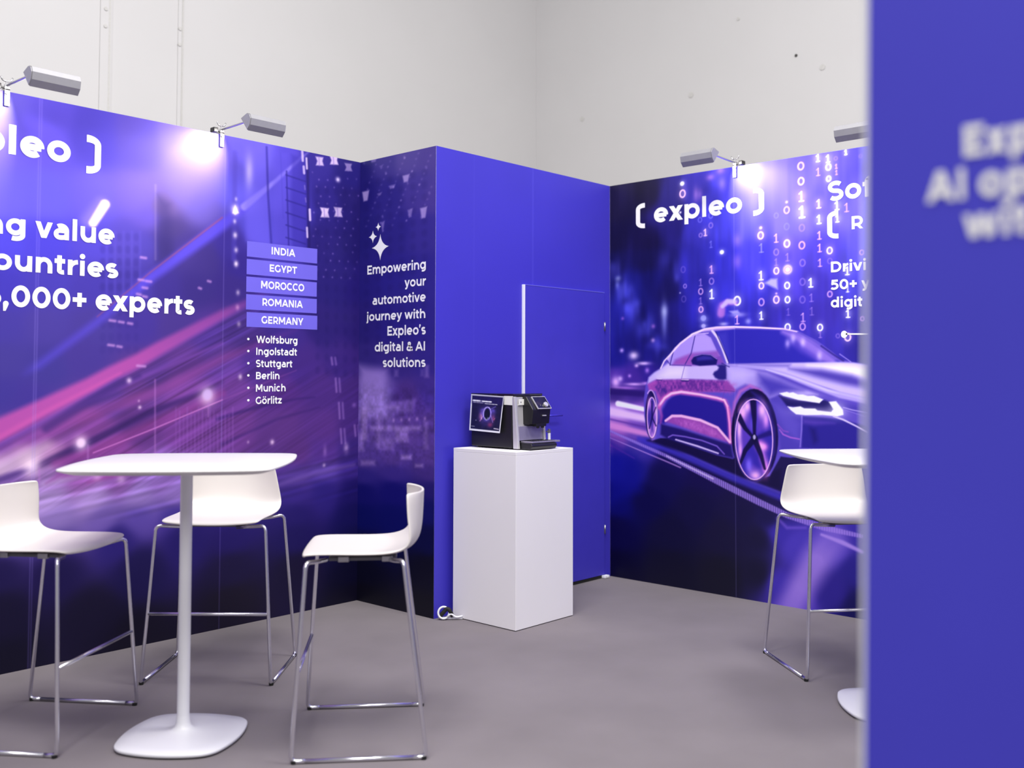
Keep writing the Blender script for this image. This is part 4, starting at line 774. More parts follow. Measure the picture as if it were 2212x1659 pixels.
    a.spot(CU(1600,740), 30, 9, (220,200,250), .5); a.spot(CU(1700,870), 40, 10, (220,205,250), .5); a.spot(CU(1880,850), 16, 16, (230,220,255), .5)
    a.line([(2.4567,1.1778),(2.4062,1.1651),(2.2743,1.1446)], 2, (176,160,232), 1, .8); a.line([(2.5158,1.1258),(2.4574,1.1080),(2.3786,1.0726),(2.2757,1.0219)], [3,3.5,3,3], (206,190,240), 1.3, .95)
    a.line([(2.4496,1.1640),(2.2746,1.1139)], 1.5, (140,120,214), 1, .7)
    # mirror and handles
    a.poly([(3.4646,1.4507),(3.4417,1.4802),(3.3830,1.4936),(3.3206,1.4882),(3.2723,1.4570),(3.2813,1.4248),(3.4013,1.4175),(3.4556,1.4287)], (28,22,104), 2.2)
    a.poly([(3.4236,1.4699),(3.3741,1.4826),(3.3207,1.4766),(3.3031,1.4572),(3.3653,1.4538),(3.4192,1.4504)], (62,52,160), 4, .8)
    a.line([(3.4444,1.4779),(3.3830,1.4920),(3.3206,1.4867),(3.2767,1.4601)], 1.6, (150,120,210), 1, .8)
    a.poly([(3.2769,1.4224),(3.2420,1.4261),(3.2117,1.4214),(3.2094,1.3650),(3.2105,1.3345),(3.2339,1.3298),(3.2644,1.3312),(3.2906,1.3433),(3.3054,1.3648),(3.2965,1.3802),(3.2727,1.3917),(3.2639,1.4070)], (34,26,116), 3, .95)
    a.line([(3.2419,1.4338),(3.1902,1.4106)], 2, (40,30,120), 1.5, .8)
    a.line([(3.5341,1.3250),(3.4881,1.3237)], [5,5], (60,36,120), 1.5, .9); a.line([(3.5369,1.3305),(3.4853,1.3284)], 1.6, (240,206,244), 1, .9); a.line([(3.7258,1.3287),(3.6893,1.3273)], 3, (70,44,130), 1.5, .9); a.line([(3.7258,1.3335),(3.6893,1.3321)], 1.4, (236,200,240), 1, .9)
    a.line([(3.2473,1.2656),(3.1526,1.2592)], 1.6, (96,50,140), 1, .8); a.line([(3.2426,1.3267),(3.2257,1.2582),(3.2390,1.2123)], 1.4, (110,60,160), 1, .6)
    a.line([((3.1512,2.2504)[0],0),((3.1512,2.2504)[0],HW)], 1.4, (170,160,236), .9, .22)
    a.c = np.clip((a.c-.32)*1.18+.325, 0, 1); a.c = a.c*.94+a.c.mean(1,keepdims=True)*.04

def lin_steps(*segs):
    out = []
    for a0, a1, n in segs: out += list(np.linspace(a0, a1, n, endpoint=False))
    return np.array(out+[segs[-1][1]])

# ------------------------------------------------------------ floor and hall
bm = bmesh.new(); box(bm, (-6,-6,-.05), (9.0,8.0,0.0)); floor = tag(obj('floor', bm, M_CARPET), kind='structure')
bm = bmesh.new(); box(bm, (-6,YH,0), (XH+.3,YH+.3,7.5)); wall_hl = tag(obj('wall_hall_left', bm, M_HALL), kind='structure')
bm = bmesh.new(); box(bm, (XH,-6,0), (XH+.3,YH,7.5)); wall_hr = tag(obj('wall_hall_right', bm, M_HALL), kind='structure')
# cover strips over the sheet joints of the hall wall, with their screws
for u0, wd in (((3.2728,3.6847)[0], .085), ((3.8510,3.8254)[0], .03)):
    bm = bmesh.new(); box(bm, (u0-wd/2, YH-.012, 0), (u0+wd/2, YH+.001, 7.4))
    box(bm, (u0+wd/2, YH-.004, 0), (u0+wd/2+.012, YH+.001, 7.4))
    st = obj('cover_strip', bm, M_HALL, wall_hl, bevel=.003)
for p in ((3.2671,3.9877), (3.2661,3.8622), (3.8481,3.9931), (3.8463,3.8708)):
    bm = bmesh.new(); cyl(bm, (p[0],YH-.018,p[1]), (p[0],YH-.005,p[1]), .014, n=14); obj('screw_cap', bm, M_HOLE, wall_hl)
bm = bmesh.new()
for u0, wd in (((3.2985,3.6909)[0], .014), ((3.8721,3.8305)[0], .012)): box(bm, (u0-wd/2, YH-.0135, 0), (u0+wd/2, YH+.001, 7.4))
obj('joint_gap', bm, M_HOLE, wall_hl)
for p, r, m in (((6.3464,3.9880),.024,M_HOLE),((5.0435,3.9923),.026,M_HOLE),((3.7386,3.9853),.026,M_HOLE),((4.5408,4.5945),.016,M_HOLE),((3.9792,4.1370),.013,M_DARKHOLE)):
    bm = bmesh.new(); cyl(bm, (XH-.006,p[0],p[1]), (XH+.01,p[0],p[1]), r, r, 20); obj('tie_hole_plug', bm, m, wall_hr)

# ------------------------------------------------------------ booth walls
T = .045
wl = wall_mesh('wall_left', lin_steps((-1.5,1.70,60),(1.70,XA+.0,540)), np.linspace(0,HW,700),
    lambda u,z,d: (u, YL+d, z), T, paint_left, 375, 410, M_PRINT); tag(wl, kind='structure')
wm = wall_mesh('wall_middle', np.linspace(YL,YB+.0012,200), np.linspace(0,HW,560),
    lambda u,z,d: (XA+d, u, z), T, paint_middle, 244, 360, M_PRINT); tag(wm, kind='structure')
wb = wall_mesh('wall_back', np.linspace(XA+.0002,XR,160), np.linspace(0,HW,60),
    lambda u,z,d: (u, YB+d, z), T, paint_blue, 250, 350, M_PRINT); tag(wb, kind='structure')
wr = wall_mesh('wall_right', lin_steps((YB-.0006,2.2,600),(2.2,-2.0,90)), np.linspace(0,HW,720),
    lambda u,z,d: (XR+d, u, z), T, paint_right, 310, 350, M_PRINT); tag(wr, kind='structure')

# lettering of the left wall
b0 = LU(27,333.5)[1]; t0 = b0 + (LU(27,269.5)[1]-b0)*.943
lettering('L', 'expleo', LU(18.5,330)[0], LU(152,350)[0], b0, t0, wl, 'logo_lettering', fit='leo', weight=168)
flat_shape('L', [bracket_poly(LU(187,330)[0], LU(218,330)[0], LU(187,374)[1], LU(188,291)[1], .031, .035)], wl, 'logo_bracket', M_LETTER)
def left_line(s, x0, x1, xr, yb, yt, fit=None, name='slogan_lettering', asc=True, weight=BOLD+4):
    zb = LU(xr,yb)[1]; zt = LU(xr,yt)[1]; zt = zb+(zt-zb)*(.943 if asc else 1)
    return lettering('L', s, LU(x0,yb)[0], LU(x1,yb)[0], zb, zt, wl, name, fit, weight=weight)
left_line('ng', 12, 54, 160, 520.5, 473.5, 'g')
left_line('value', 75.5, 247, 160, 520.5, 473.5)
left_line('ountries', 31.5, 255, 154, 594, 548.5, 'untries')
left_line('3,000+', 24, 186, 42, 663, 617, '000+', asc=False)
left_line('experts', 206, 420, 354, 677, 632)
# country bars with their names, and the list of cities
for bi, (word, quad, x0, x1, xb, yb, yt) in enumerate((
    ('INDIA',   [(3.0627,2.0935),(3.5349,2.0915),(3.5359,2.0102),(3.0626,2.0027)], 420, 622, 520, 285, 222),
    ('EGYPT',   [(3.0612,1.9935),(3.5362,1.9937),(3.5372,1.9111),(3.0625,1.9055)], 404, 636, 520, 432, 370),
    ('MOROCCO', [(3.0612,1.8963),(3.5340,1.8957),(3.5350,1.8146),(3.0610,1.8083)], 330, 698, 515, 578, 514),
    ('ROMANIA', [(3.0612,1.7980),(3.5352,1.7988),(3.5362,1.7164),(3.0610,1.7114)], 342, 686, 515, 722, 660),
    ('GERMANY', [(3.0656,1.7006),(3.5398,1.6994),(3.5408,1.6184),(3.0653,1.6186)], 333, 690, 515, 872, 810))):
    ua = sum(q[0] for q in (quad[0],quad[3]))/2; ub = (quad[1][0]+quad[2][0])/2
    za = (quad[0][1]+quad[1][1])/2; zb = (quad[2][1]+quad[3][1])/2
    bar = flat_shape('L', [[(ua,za),(ub,za),(ub,zb),(ua,zb)]], wl, 'country_bar', M_BAR, .0008)
    lettering('L', word, LU(480+x0/3.95,480+yb/3.95)[0], LU(480+x1/3.95,480+yb/3.95)[0], LU(480+xb/3.95,480+yb/3.95)[1], LU(480+xb/3.95,480+yt/3.95)[1], bar, 'bar_lettering', lift=.0016, weight=SEMI+6)
for word, x0, x1, yb in (('Wolfsburg',290,640,1030),('Ingolstadt',289,636,1132),('Stuttgart',286,596,1236),('Berlin',287,487,1340),('Munich',286,539,1446),('G\u00f6rlitz',284,506,1552)):
    P = lambda x,y: LU(480+x/3.95,480+y/3.95)
    zb = P(x0,yb)[1]; zt = P(x0,yb-62)[1]
    lettering('L', word, P(x0,yb)[0], P(x1,yb)[0], zb, zt, wl, 'city_lettering', weight=SEMI)
    c = P(222,yb-33); n = 14
    flat_shape('L', [[(c[0]+.0075*math.cos(2*math.pi*k/n), c[1]+.0068*math.sin(2*math.pi*k/n)) for k in range(n)]], wl, 'bullet_dot', M_LETTER)
# lettering of the middle wall
def mid_line(s, x0, x1, xr, yb, yt):
    P = lambda x,y: SU(480+x/3.95,480+y/3.95)
    lettering('S', s, P(x0,yb)[0], P(x1,yb)[0], P(xr,yb)[1], P(xr,yt)[1], wm, 'claim_lettering', weight=SEMI)
mid_line('Empowering', 1240, 1739, 1250, 447, 371)
mid_line('your', 1557, 1740, 1720, 540, 462)
mid_line('automotive', 1284, 1738, 1300, 705, 630)
mid_line('journey with', 1233, 1735, 1720, 818, 741)
mid_line('Expleo\u2019s', 1411, 1738, 1420, 968, 888)
mid_line('digital & AI', 1303, 1732, 1725, 1095, 1016)
mid_line('solutions', 1371, 1737, 1400, 1236, 1160)
stars = []
for (cx,cy,hw,hh) in ((1350,213,75,112),(1287,125,37,55),(1333,40,24,37)):
    c = SU(480+cx/3.95,480+cy/3.95); rx = hw/3.95/244*1.02; rz = hh/3.95/360
    o = []
    for k in range(4):
        t0_, t1_ = math.pi/2*k, math.pi/2*(k+1)
        for j in range(10):
            t = j/10; a0 = (math.cos(t0_),math.sin(t0_)); a1 = (math.cos(t1_),math.sin(t1_))
            b_ = ((a0[0]+a1[0])*.13,(a0[1]+a1[1])*.13)
            o.append((c[0]+rx*(a0[0]*(1-t)**2+b_[0]*2*t*(1-t)+a1[0]*t*t), c[1]+rz*(a0[1]*(1-t)**2+b_[1]*2*t*(1-t)+a1[1]*t*t)))
    stars.append(o)
flat_shape('S', stars, wm, 'sparkle_icon', M_LETTER)
# lettering of the right wall
def right_line(s, x0, x1, xr, yb, yt, fit=None, name='claim_lettering', asc=False):
    zb = DU(xr,yb)[1]; zt = zb+(DU(xr,yt)[1]-zb)*(.943 if asc else 1)
    return lettering('R', s, DU(x0,yb)[0], DU(x1,yb)[0], zb, zt, wr, name, fit)
right_line('expleo', 388, 1105, 800, 710, 541, name='logo_lettering', asc=True)
flat_shape('R', [bracket_poly(DU(314,700)[0], DU(241,700)[0], DU(278,806)[1], DU(278,602)[1], .034, .031)], wr, 'logo_bracket', M_LETTER)
flat_shape('R', [bracket_poly(DU(1197,580)[0], DU(1284,580)[0], DU(1240,698)[1], DU(1240,470)[1], .034, .031)], wr, 'logo_bracket', M_LETTER)
right_line('Sof', 1806, 2170, 1830, 582, 424)
flat_shape('R', [bracket_poly(DU(1890,780)[0], DU(1799,780)[0], DU(1845,890)[1], DU(1845,662)[1], .030, .028)], wr, 'claim_bracket', M_LETTER)
right_line('R', 1999, 2095, 2005, 812, 706)
right_line('Drivi', 1830, 2118, 1835, 1163, 1076)
right_line('50+ y', 1828, 2150, 1840, 1305, 1224)
right_line('digit', 1829, 2086, 1850, 1449, 1367)
flat_shape('R', [[(DU(1937,0)[0]*0+CU(1937,235)[0]+.019*math.cos(2*math.pi*k/24), CU(1937,235)[1]+.021*math.sin(2*math.pi*k/24)) for k in range(24)],
    [CU(1950,238), CU(1950,226), CU(2240,226), CU(2240,238)]], wr, 'pointer_line', M_LETTER)

# ------------------------------------------------------------ door in the back wall
dl, dr, dt = (4.5841,1.6711)[0], (5.4061,1.7032)[0], (4.5704,1.9134)[1]
door = empty('door_1', (dl, YB, 0)); tag(door, kind='structure')
bm = bmesh.new(); box(bm, (.012,-.010,.022), (dr-dl,.030,dt)); obj('door_leaf', bm, M_BLUE, door, bevel=.002)
bm = bmesh.new(); box(bm, (-.003,-.016,.02), (.011,.030,dt+.002)); obj('door_edge_strip', bm, M_TRIM, door, bevel=.002)
bm = bmesh.new(); box(bm, (.012,-.0115,dt+.0005), (dr-dl,-.002,dt+.0045)); obj('door_top_lipping', bm, mat('pale_blue_lipping', rgb(112,108,222), .5, noise=.02), door)
bm = bmesh.new(); box(bm, (.012,-.006,.001), (dr-dl,.02,.021)); obj('door_gap', bm, M_RUBBER, door)
for p in ((5.4216,1.6849), (5.4195,0.3219)):
    h = p[1]; x = dr-dl
    bm = bmesh.new(); cyl(bm, (x+.004,-.012,h-.03), (x+.004,-.012,h+.03), .004, n=14)
    hg = obj('door_hinge', bm, M_ALU, door, smooth=True)
    bm = bmesh.new(); box(bm, (x-.006,-.0115,h-.026), (x+.010,-.008,h+.026)); obj('hinge_plate', bm, M_ALU, hg)
p = (4.8680,1.1021)
bm = bmesh.new(); tube(bm, fillet([(p[0]-dl-.07,-.01,p[1]), (p[0]-dl-.07,-.045,p[1]), (p[0]-dl+.05,-.045,p[1])], .012), .006); obj('door_handle', bm, M_BLUE, door, smooth=True)
bm = bmesh.new(); cyl(bm, (p[0]-dl-.07,-.017,p[1]), (p[0]-dl-.07,-.009,p[1]), .022, n=24); obj('handle_rose', bm, M_BLUE, door)
for q in ((dr-.015,.004),(dr+.012,.002)):
    bm = bmesh.new(); box(bm, (q[0]-dl-.012,-.035,.002), (q[0]-dl+.012,-.004,.02)); obj('floor_stop', bm, M_TRIM, door, bevel=.004)

# ------------------------------------------------------------ arm lamps clamped to the wall tops
def arm_lamp(pos, rz, label):
    """origin: wall top at the clamp; -y local points away from the wall into the booth, head runs to +x*side"""
    root = empty('arm_lamp', pos, rz); tag(root, label, 'lamp', 'arm lamps on the booth wall tops')
    return root
def build_lamp(root, side, zoff, power):
    # clamp hooked over the wall panel
    bm = bmesh.new()
    box(bm, (-.012,-.010,-.070), (.012,-.0015,.030)); box(bm, (-.012,-.010,.0015), (.012,.058,.012)); box(bm, (-.012,.047,-.05), (.012,.058,.012))
    obj('clamp', bm, M_ALU, root, bevel=.002)
    bm = bmesh.new(); cyl(bm, (0,-.018,-.012), (0,-.008,-.012), .008, n=16); cyl(bm, (0,.0,.012), (0,.0,.05), .004, n=12); obj('clamp_screw', bm, M_ALU, root, smooth=False)
    bm = bmesh.new(); tube(bm, fillet([(-.026,.0,.066),(-.018,.0,.047),(.018,.0,.047),(.026,.0,.066)], .01), .0035, 10); obj('wing_nut', bm, M_ALU, root, smooth=True)
    bm = bmesh.new(); box(bm, (-.045*side-.012,-.02,.003), (-.045*side+.016,.02,.03)); box(bm, (min(-.035*side,0)-.0,-.008,.01), (max(-.035*side,0),.008,.02)); obj('terminal_block', bm, M_BLACK, root, bevel=.005)
    # arm
    ye = -.245
    bm = bmesh.new(); tube(bm, fillet([(0,.0,.026),(0,-.05,.026),(0,ye,.022+zoff),(side*.03,ye-.012,.03+zoff)], .02), .0055, 12); obj('arm', bm, M_ALU, root, smooth=True)
    # head: half hexagon hood running along the wall, open towards the wall and down
    L0, L1 = side*.0, side*.215
    prof = [(.050,-.026),(.030,.030),(.006,.046),(-.020,.040),(-.042,.014),(-.048,-.022)]  # (towards wall, up)
    th = math.radians(52); prof = [(a*math.cos(th)-b*math.sin(th), a*math.sin(th)+b*math.cos(th)) for a,b in prof]
    bm = bmesh.new(); o = Vector((0,ye,.022+zoff+.004))
    inner = [(a*.9,b*.88-.001) for a,b in prof]
    x0, x1 = sorted((L0,L1))
    def ring_(x, pr): return [bm.verts.new((x, o.y+a, o.z+b)) for a,b in pr]
    A, Bv, Ci, Di = ring_(x0,prof), ring_(x1,prof), ring_(x0+.004,inner), ring_(x1-.004,inner)
    n = len(prof)
    for i in range(n-1):
        bm.faces.new((A[i],A[i+1],Bv[i+1],Bv[i])); bm.faces.new((Ci[i],Di[i],Di[i+1],Ci[i+1]))
    bm.faces.new(A); bm.faces.new(Bv[::-1]); bm.faces.new(Ci[::-1]); bm.faces.new(Di)
    bm.faces.new((A[0],Bv[0],Di[0],Ci[0])); bm.faces.new((A[-1],Ci[-1],Di[-1],Bv[-1]))
    bm.faces.new((A[0],Ci[0],Ci[-1],A[-1])); bm.faces.new((Bv[0],Bv[-1],Di[-1],Di[0]))
    head = obj('lamp_head', bm, M_LAMPGREY, root)
    xe = x0-.005 if side > 0 else x1
    bm = bmesh.new(); prism(bm, [(a*.94,b*.94) for a,b in prof], xe, xe+.005, lambda a,b,d: Vector((d,o.y+a,o.z+b)))
    obj('head_cap', bm, M_LAMPGREY, head, bevel=.0015)
    bm = bmesh.new(); xm = (x0+x1)/2
    tube(bm, [(x0+.03,o.y+.002,o.z+.006),(x1-.03,o.y+.002,o.z+.006)], .007, 12)
    tm = bpy.data.materials.get('halogen_tube')
    if not tm:
        tm = mat('halogen_tube', (1,1,1,1), .4, noise=.01); tm.node_tree.nodes['Principled BSDF'].inputs['Emission Color'].default_value = (1,.95,.86,1); tm.node_tree.nodes['Principled BSDF'].inputs['Emission Strength'].default_value = 30
    obj('halogen_tube', bm, tm, head, smooth=True)
    d = bpy.data.lights.new('lamp_light', 'AREA'); d.shape = 'RECTANGLE'; d.size = .05; d.size_y = .035; d.spread = math.radians(115); d.energy = power; d.color = (1,.943,.89)
    lo = bpy.data.objects.new('lamp_light', d); COL.objects.link(lo); lo.parent = root
    lo.location = (xm-side*.03, o.y+.012, o.z-.010)
    lo.rotation_euler = Vector((-side*.80, .25, -.36)).to_track_quat('-Z','X').to_euler()
    return root
LAMP_TILT = 38
LAMP_POWER = 11
lamps = []
for (px, z0, label) in ((LU(14,200)[0],0,'silver arm lamp on the left wall top above the cut logo'),
                        (LU(478,291)[0],.006,'silver arm lamp on the left wall top above the country bars')):
    lamps.append(build_lamp(arm_lamp((px, YL, HW), 0, label), 1, z0, LAMP_POWER))
for (py, label) in ((R2(1588,358)[0],'silver arm lamp on the right wall top above the car print and its logo'),
                    (R2(1930,310)[0],'silver arm lamp on the right wall top half hidden by the blurred blue panel')):
    lamps.append(build_lamp(arm_lamp((XR, py, HW), -math.pi/2, label), -1, .01, LAMP_POWER))

# ------------------------------------------------------------ pedestal, coffee machine, poster, cable
PX0, PX1, PY0, PY1, PH = 3.958, 4.440, 3.590, 4.066, .9457
ped = empty('pedestal', ((PX0+PX1)/2,(PY0+PY1)/2,0)); tag(ped, 'plain white square pedestal under the coffee machine', 'pedestal')
hx, hy = (PX1-PX0)/2, (PY1-PY0)/2
bm = bmesh.new(); box(bm, (-hx,-hy,.004), (hx,hy,PH-.019)); obj('body', bm, M_PED, ped, bevel=.0015)
bm = bmesh.new(); box(bm, (-hx,-hy,PH-.0188), (hx,hy,PH)); obj('top_panel', bm, M_PED, ped, bevel=.0015)
bm = bmesh.new(); box(bm, (-hx+.01,-hy+.01,0), (hx-.01,hy-.01,.0045)); obj('plinth', bm, M_RUBBER, ped)

MX0, MY0, MZ = XM+.006, 3.700, PH
mc = empty('coffee_machine', (MX0, MY0, MZ)); tag(mc, 'black and silver coffee machine on the white pedestal', 'coffee machine')
W_, D_, H_ = .235, .345, .308
bm = bmesh.new(); box(bm, (0,.03,.008), (W_,D_,H_-.012)); obj('housing', bm, M_BLACK, mc, bevel=.006)
bm = bmesh.new(); box(bm, (-.003,.012,H_-.014), (W_+.003,D_+.002,H_)); obj('top_cover', bm, M_GLOSSBLACK, mc, bevel=.004)
for fx_, fy_ in ((.03,.06),(W_-.03,.06),(.03,D_-.04),(W_-.03,D_-.04)):
    bm = bmesh.new(); cyl(bm, (fx_,fy_,0), (fx_,fy_,.009), .014, n=16); obj('foot', bm, M_RUBBER, mc)
# silver front frame: wedge deeper at the bottom, with cheeks left and right
for xa, xb in ((-.004,.014),(W_-.014,W_+.004)):
    bm = bmesh.new(); vs = [(.018,.006),(-.020,.006),(.008,H_-.016),(.026,H_-.016)]
    prism(bm, vs, xa, xb, lambda a,b,d: Vector((d,a,b)))
    obj('front_frame_side', bm, M_SILVER, mc, bevel=.003)
bm = bmesh.new(); prism(bm, [(.03,.05),(.004,.05),(.014,H_-.018),(.03,H_-.018)], .0145, W_-.0145, lambda a,b,d: Vector((d,a,b))); obj('front_panel', bm, M_SILVER, mc, bevel=.002)
bm = bmesh.new(); box(bm, (.018,-.008,.050), (W_-.016,.006,.130)); obj('grounds_drawer', bm, M_STEEL, mc, bevel=.003)
# brewing unit with screen
bm = bmesh.new(); prism(bm, [(.02,.135),(-.052,.140),(-.062,.215),(-.062,.222),(-.012,H_-.016),(.02,H_-.012)], .070, W_-.012, lambda a,b,d: Vector((d,a,b))); bu = obj('brewing_unit', bm, M_BLACK, mc, bevel=.006)
n_ = Vector((0,-(H_-.016-.222),-.052)).normalized()
def on_screen(x, t, lift=.0):   # along the sloping face of the brewing unit
    a = Vector((x,-.0645,.226)); b = Vector((x,-.0135,H_-.018)); q = a.lerp(b,t); return q+Vector((0,-.85,.53))*lift
def plate(name, x0, x1, t0, t1, l0, l1, m, parent):
    bm = bmesh.new(); v = []
    for l in (l0,l1):
        v += [bm.verts.new(on_screen(x,t,l)) for x,t in ((x0,t0),(x1,t0),(x1,t1),(x0,t1))]
    for f in ((0,3,2,1),(4,5,6,7),(0,1,5,4),(1,2,6,5),(2,3,7,6),(3,0,4,7)): bm.faces.new([v[i] for i in f])
    return obj(name, bm, m, parent)
sb = plate('screen_bezel', .105, W_-.016, -.06, .98, .0, .006, M_SILVER, mc)
scr = plate('screen', .110, W_-.021, .0, .93, .0058, .0072, M_GLOSSBLACK, mc)
bm = bmesh.new(); c0 = on_screen(W_-.055,.24,.007); c1 = on_screen(W_-.055,.24,.018); cyl(bm, c0, c1, .016, .0145, 28); obj('control_dial', bm, M_SILVER, mc, bevel=.002)
plate('status_lamp', .135, .142, .18, .27, .0072, .0078, M_GREYPLASTIC, mc)
bm = bmesh.new(); box(bm, (.115,-.050,.126), (W_-.035,-.018,.142))
for xs in (.138,.178): cyl(bm, (xs,-.040,.116), (xs,-.040,.130), .008, .010, 16)
obj('coffee_spout', bm, M_BLACK, mc, bevel=.003)
bm = bmesh.new(); box(bm, (.150,-.0665,.184), (.180,-.060,.190)); obj('maker_mark', bm, M_SILVER, mc)
bm = bmesh.new(); cyl(bm, (W_+.012,-.03,.03), (W_+.012,-.03,.085), .008, n=16); mt_ = obj('milk_tube', bm, M_TRIM, mc, smooth=False)
bm = bmesh.new(); cyl(bm, (W_+.012,-.03,.085), (W_+.012,-.03,.10), .0085, n=16); cyl(bm, (W_+.012,-.03,.10), (W_+.012,-.03,.108), .007, n=16); box(bm, (W_-.01,-.033,.09), (W_+.012,-.027,.098)); obj('tube_collar', bm, M_GREYPLASTIC, mc)
bm = bmesh.new(); prism(bm, [(.03,.004),(-.088,.004),(-.100,.022),(-.094,.036),(.03,.046)], .02, W_-.0, lambda a,b,d: Vector((d,a,b))); obj('drip_tray', bm, M_BLACK, mc, bevel=.004)
bm = bmesh.new(); box(bm, (.03,-.092,.0385), (W_+.035,-.008,.0475)); dg = obj('drip_grid', bm, M_STEEL, mc, bevel=.002)
bm = bmesh.new()
for k in range(9): box(bm, (.05+k*.022,-.085,.0475), (.058+k*.022,-.015,.0486))
obj('grid_slots', bm, M_BLACK, dg)
bm = bmesh.new(); box(bm, (.030,.0035,H_-.062), (.082,.0075,H_-.03)); box(bm, (.030,.0065,H_-.064), (.082,.0115,H_-.058)); s1_ = obj('price_sticker', bm, M_PAPER, mc); s1_['label'] = 'small white sticker'
bm = bmesh.new(); box(bm, (.042,.0030,H_-.05), (.048,.0036,H_-.044)); obj('sticker_print', bm, M_BLACK, s1_)

# white card and printed poster taped to the machine's side
def side_sheet(name, quad, off, m, thick=.0006):
    bm = bmesh.new(); A = [bm.verts.new((XM-off,u,z)) for u,z in quad]; Bb = [bm.verts.new((XM-off+thick,u,z)) for u,z in quad]
    bm.faces.new(A); bm.faces.new(Bb[::-1])
    for i in range(4): bm.faces.new((A[i],A[(i+1)%4],Bb[(i+1)%4],Bb[i]))
    return obj(name, bm, m)
card = side_sheet('paper_card', [(3.7887,1.2451),(3.7211,1.2449),(3.7226,1.1905),(3.7885,1.1923)], -.004, M_PAPER, .0008)
tag(card, 'blank white paper card stuck to the coffee machine behind the framed poster', 'card')
quad = [(4.0348,1.2480),(3.7789,1.2391),(3.8011,1.0345),(4.0469,1.0419)]
pu, pz = [q[0] for q in quad], [q[1] for q in quad]
nq = 110
def bil(s, t): # s along, t down
    A = np.array(quad); top = A[0]+(A[1]-A[0])*s[:,None]; bot = A[3]+(A[2]-A[3])*s[:,None]; return top+(bot-top)*t[:,None]
S_, T_ = np.meshgrid(np.linspace(0,1,nq), np.linspace(0,1,nq)); S_, T_ = S_.ravel(), T_.ravel()
PQ = bil(S_, T_)
pa = Art(S_, 1-T_, 100, 100)
def paint_poster(a):
    a.c[:] = np.array((232,232,240),np.float32)/255
    v = lambda x, y: (x/100, 1-y/100)
    a.poly([v(4,4),v(97,4),v(97,95),v(4,95)], (26,24,62), .8)
    a.poly([v(4,4),v(97,4),v(97,24),v(4,24)], (34,26,88), 6, .8)
    n = vnoise(a.x/6, a.y/6, 4)
    for (cx,cy,rx,ry,c,al) in ((52,54,30,36,(92,66,190),.85),(34,60,10,16,(200,110,170),.6),(74,62,9,15,(190,70,130),.6),(66,80,12,10,(180,40,60),.6),(40,45,12,14,(96,70,200),.6),(72,42,12,12,(90,70,210),.6)):
        a.spot(v(cx,cy), rx*.6, ry*.6, c, al)
    for (x0,y0,x1,y1,c) in ((33,72,42,58,(220,150,220)),(74,72,66,54,(170,140,240)),(40,40,46,36,(130,110,230)),(66,36,78,30,(130,110,230)),(36,56,38,66,(240,190,220)),(76,66,79,62,(220,120,170))):
        a.line([v(x0,y0),v(x1,y1)], 2.5, c, 1.6, .7)
    a.ring(v(54,50), 11.5, 17, 3, (170,150,244), 2, .95); a.ring(v(54,50), 12, 17.5, 1.2, (226,220,250), 1, .8, 'over', 40, 200)
    a.disc(v(54,52), 9, 15, (16,20,44), 1.8)
    a.line([v(48,62),v(53,68),v(60,61)], 2, (176,176,196), 1.2, .8); a.line([v(56,60),v(54,68)], 1.5, (120,130,160), 1, .7)
    a.c *= (1+.25*(n-.5)*((a.x>5)&(a.x<96)&(a.y>6)&(a.y<95)))[:,None]
    for (x0,x1,y,wd,al) in ((7,30,17,4.5,.95),(35,64,17.5,4,.95),(7,40,22,1.6,.7),(44,82,23.5,2,.85)):
        k = 0; x = x0
        while x < x1:
            w_ = 1.6+((k*7)%4)*.5; a.line([v(x,y+(x-x0)*.01),v(min(x+w_,x1),y+(x-x0)*.01)], wd, (236,236,244), .7, al*(.75+.25*((k*5)%3)/2)); x += w_+1.0; k += 1
    a.line([v(6,88),v(17,88)], 1.2, (200,200,214), .7, .8); a.line([v(80,89),v(94,90)], 3, (222,210,226), 1, .8); a.disc(v(20,71), 2, 2, (140,140,160), 1, .6)
paint_poster(pa); ink = pa.finish()
co = np.stack([np.full(len(PQ), XM-.006)-.004*S_*(1-T_)*0, PQ[:,0], PQ[:,1]], 1); co[:,0] -= .010*np.clip(T_-.1,0,1)*(.3+.7*S_)
q_ = (np.arange(nq-1)[:,None]*nq+np.arange(nq-1)[None,:]).ravel()
F_ = [(int(i),int(i+nq),int(i+nq+1),int(i+1)) for i in q_]
me = bpy.data.meshes.new('poster'); me.from_pydata([tuple(v) for v in co], [], F_); me.update()
at = me.attributes.new('ink', 'FLOAT_COLOR', 'POINT'); inkp = ink
at.data.foreach_set('color', np.concatenate([inkp, np.ones((len(inkp),1),np.float32)],1).ravel())
poster = link('poster', me, M_POSTER); tag(poster, 'dark printed poster with glowing ring and white border on the coffee machine side', 'poster')

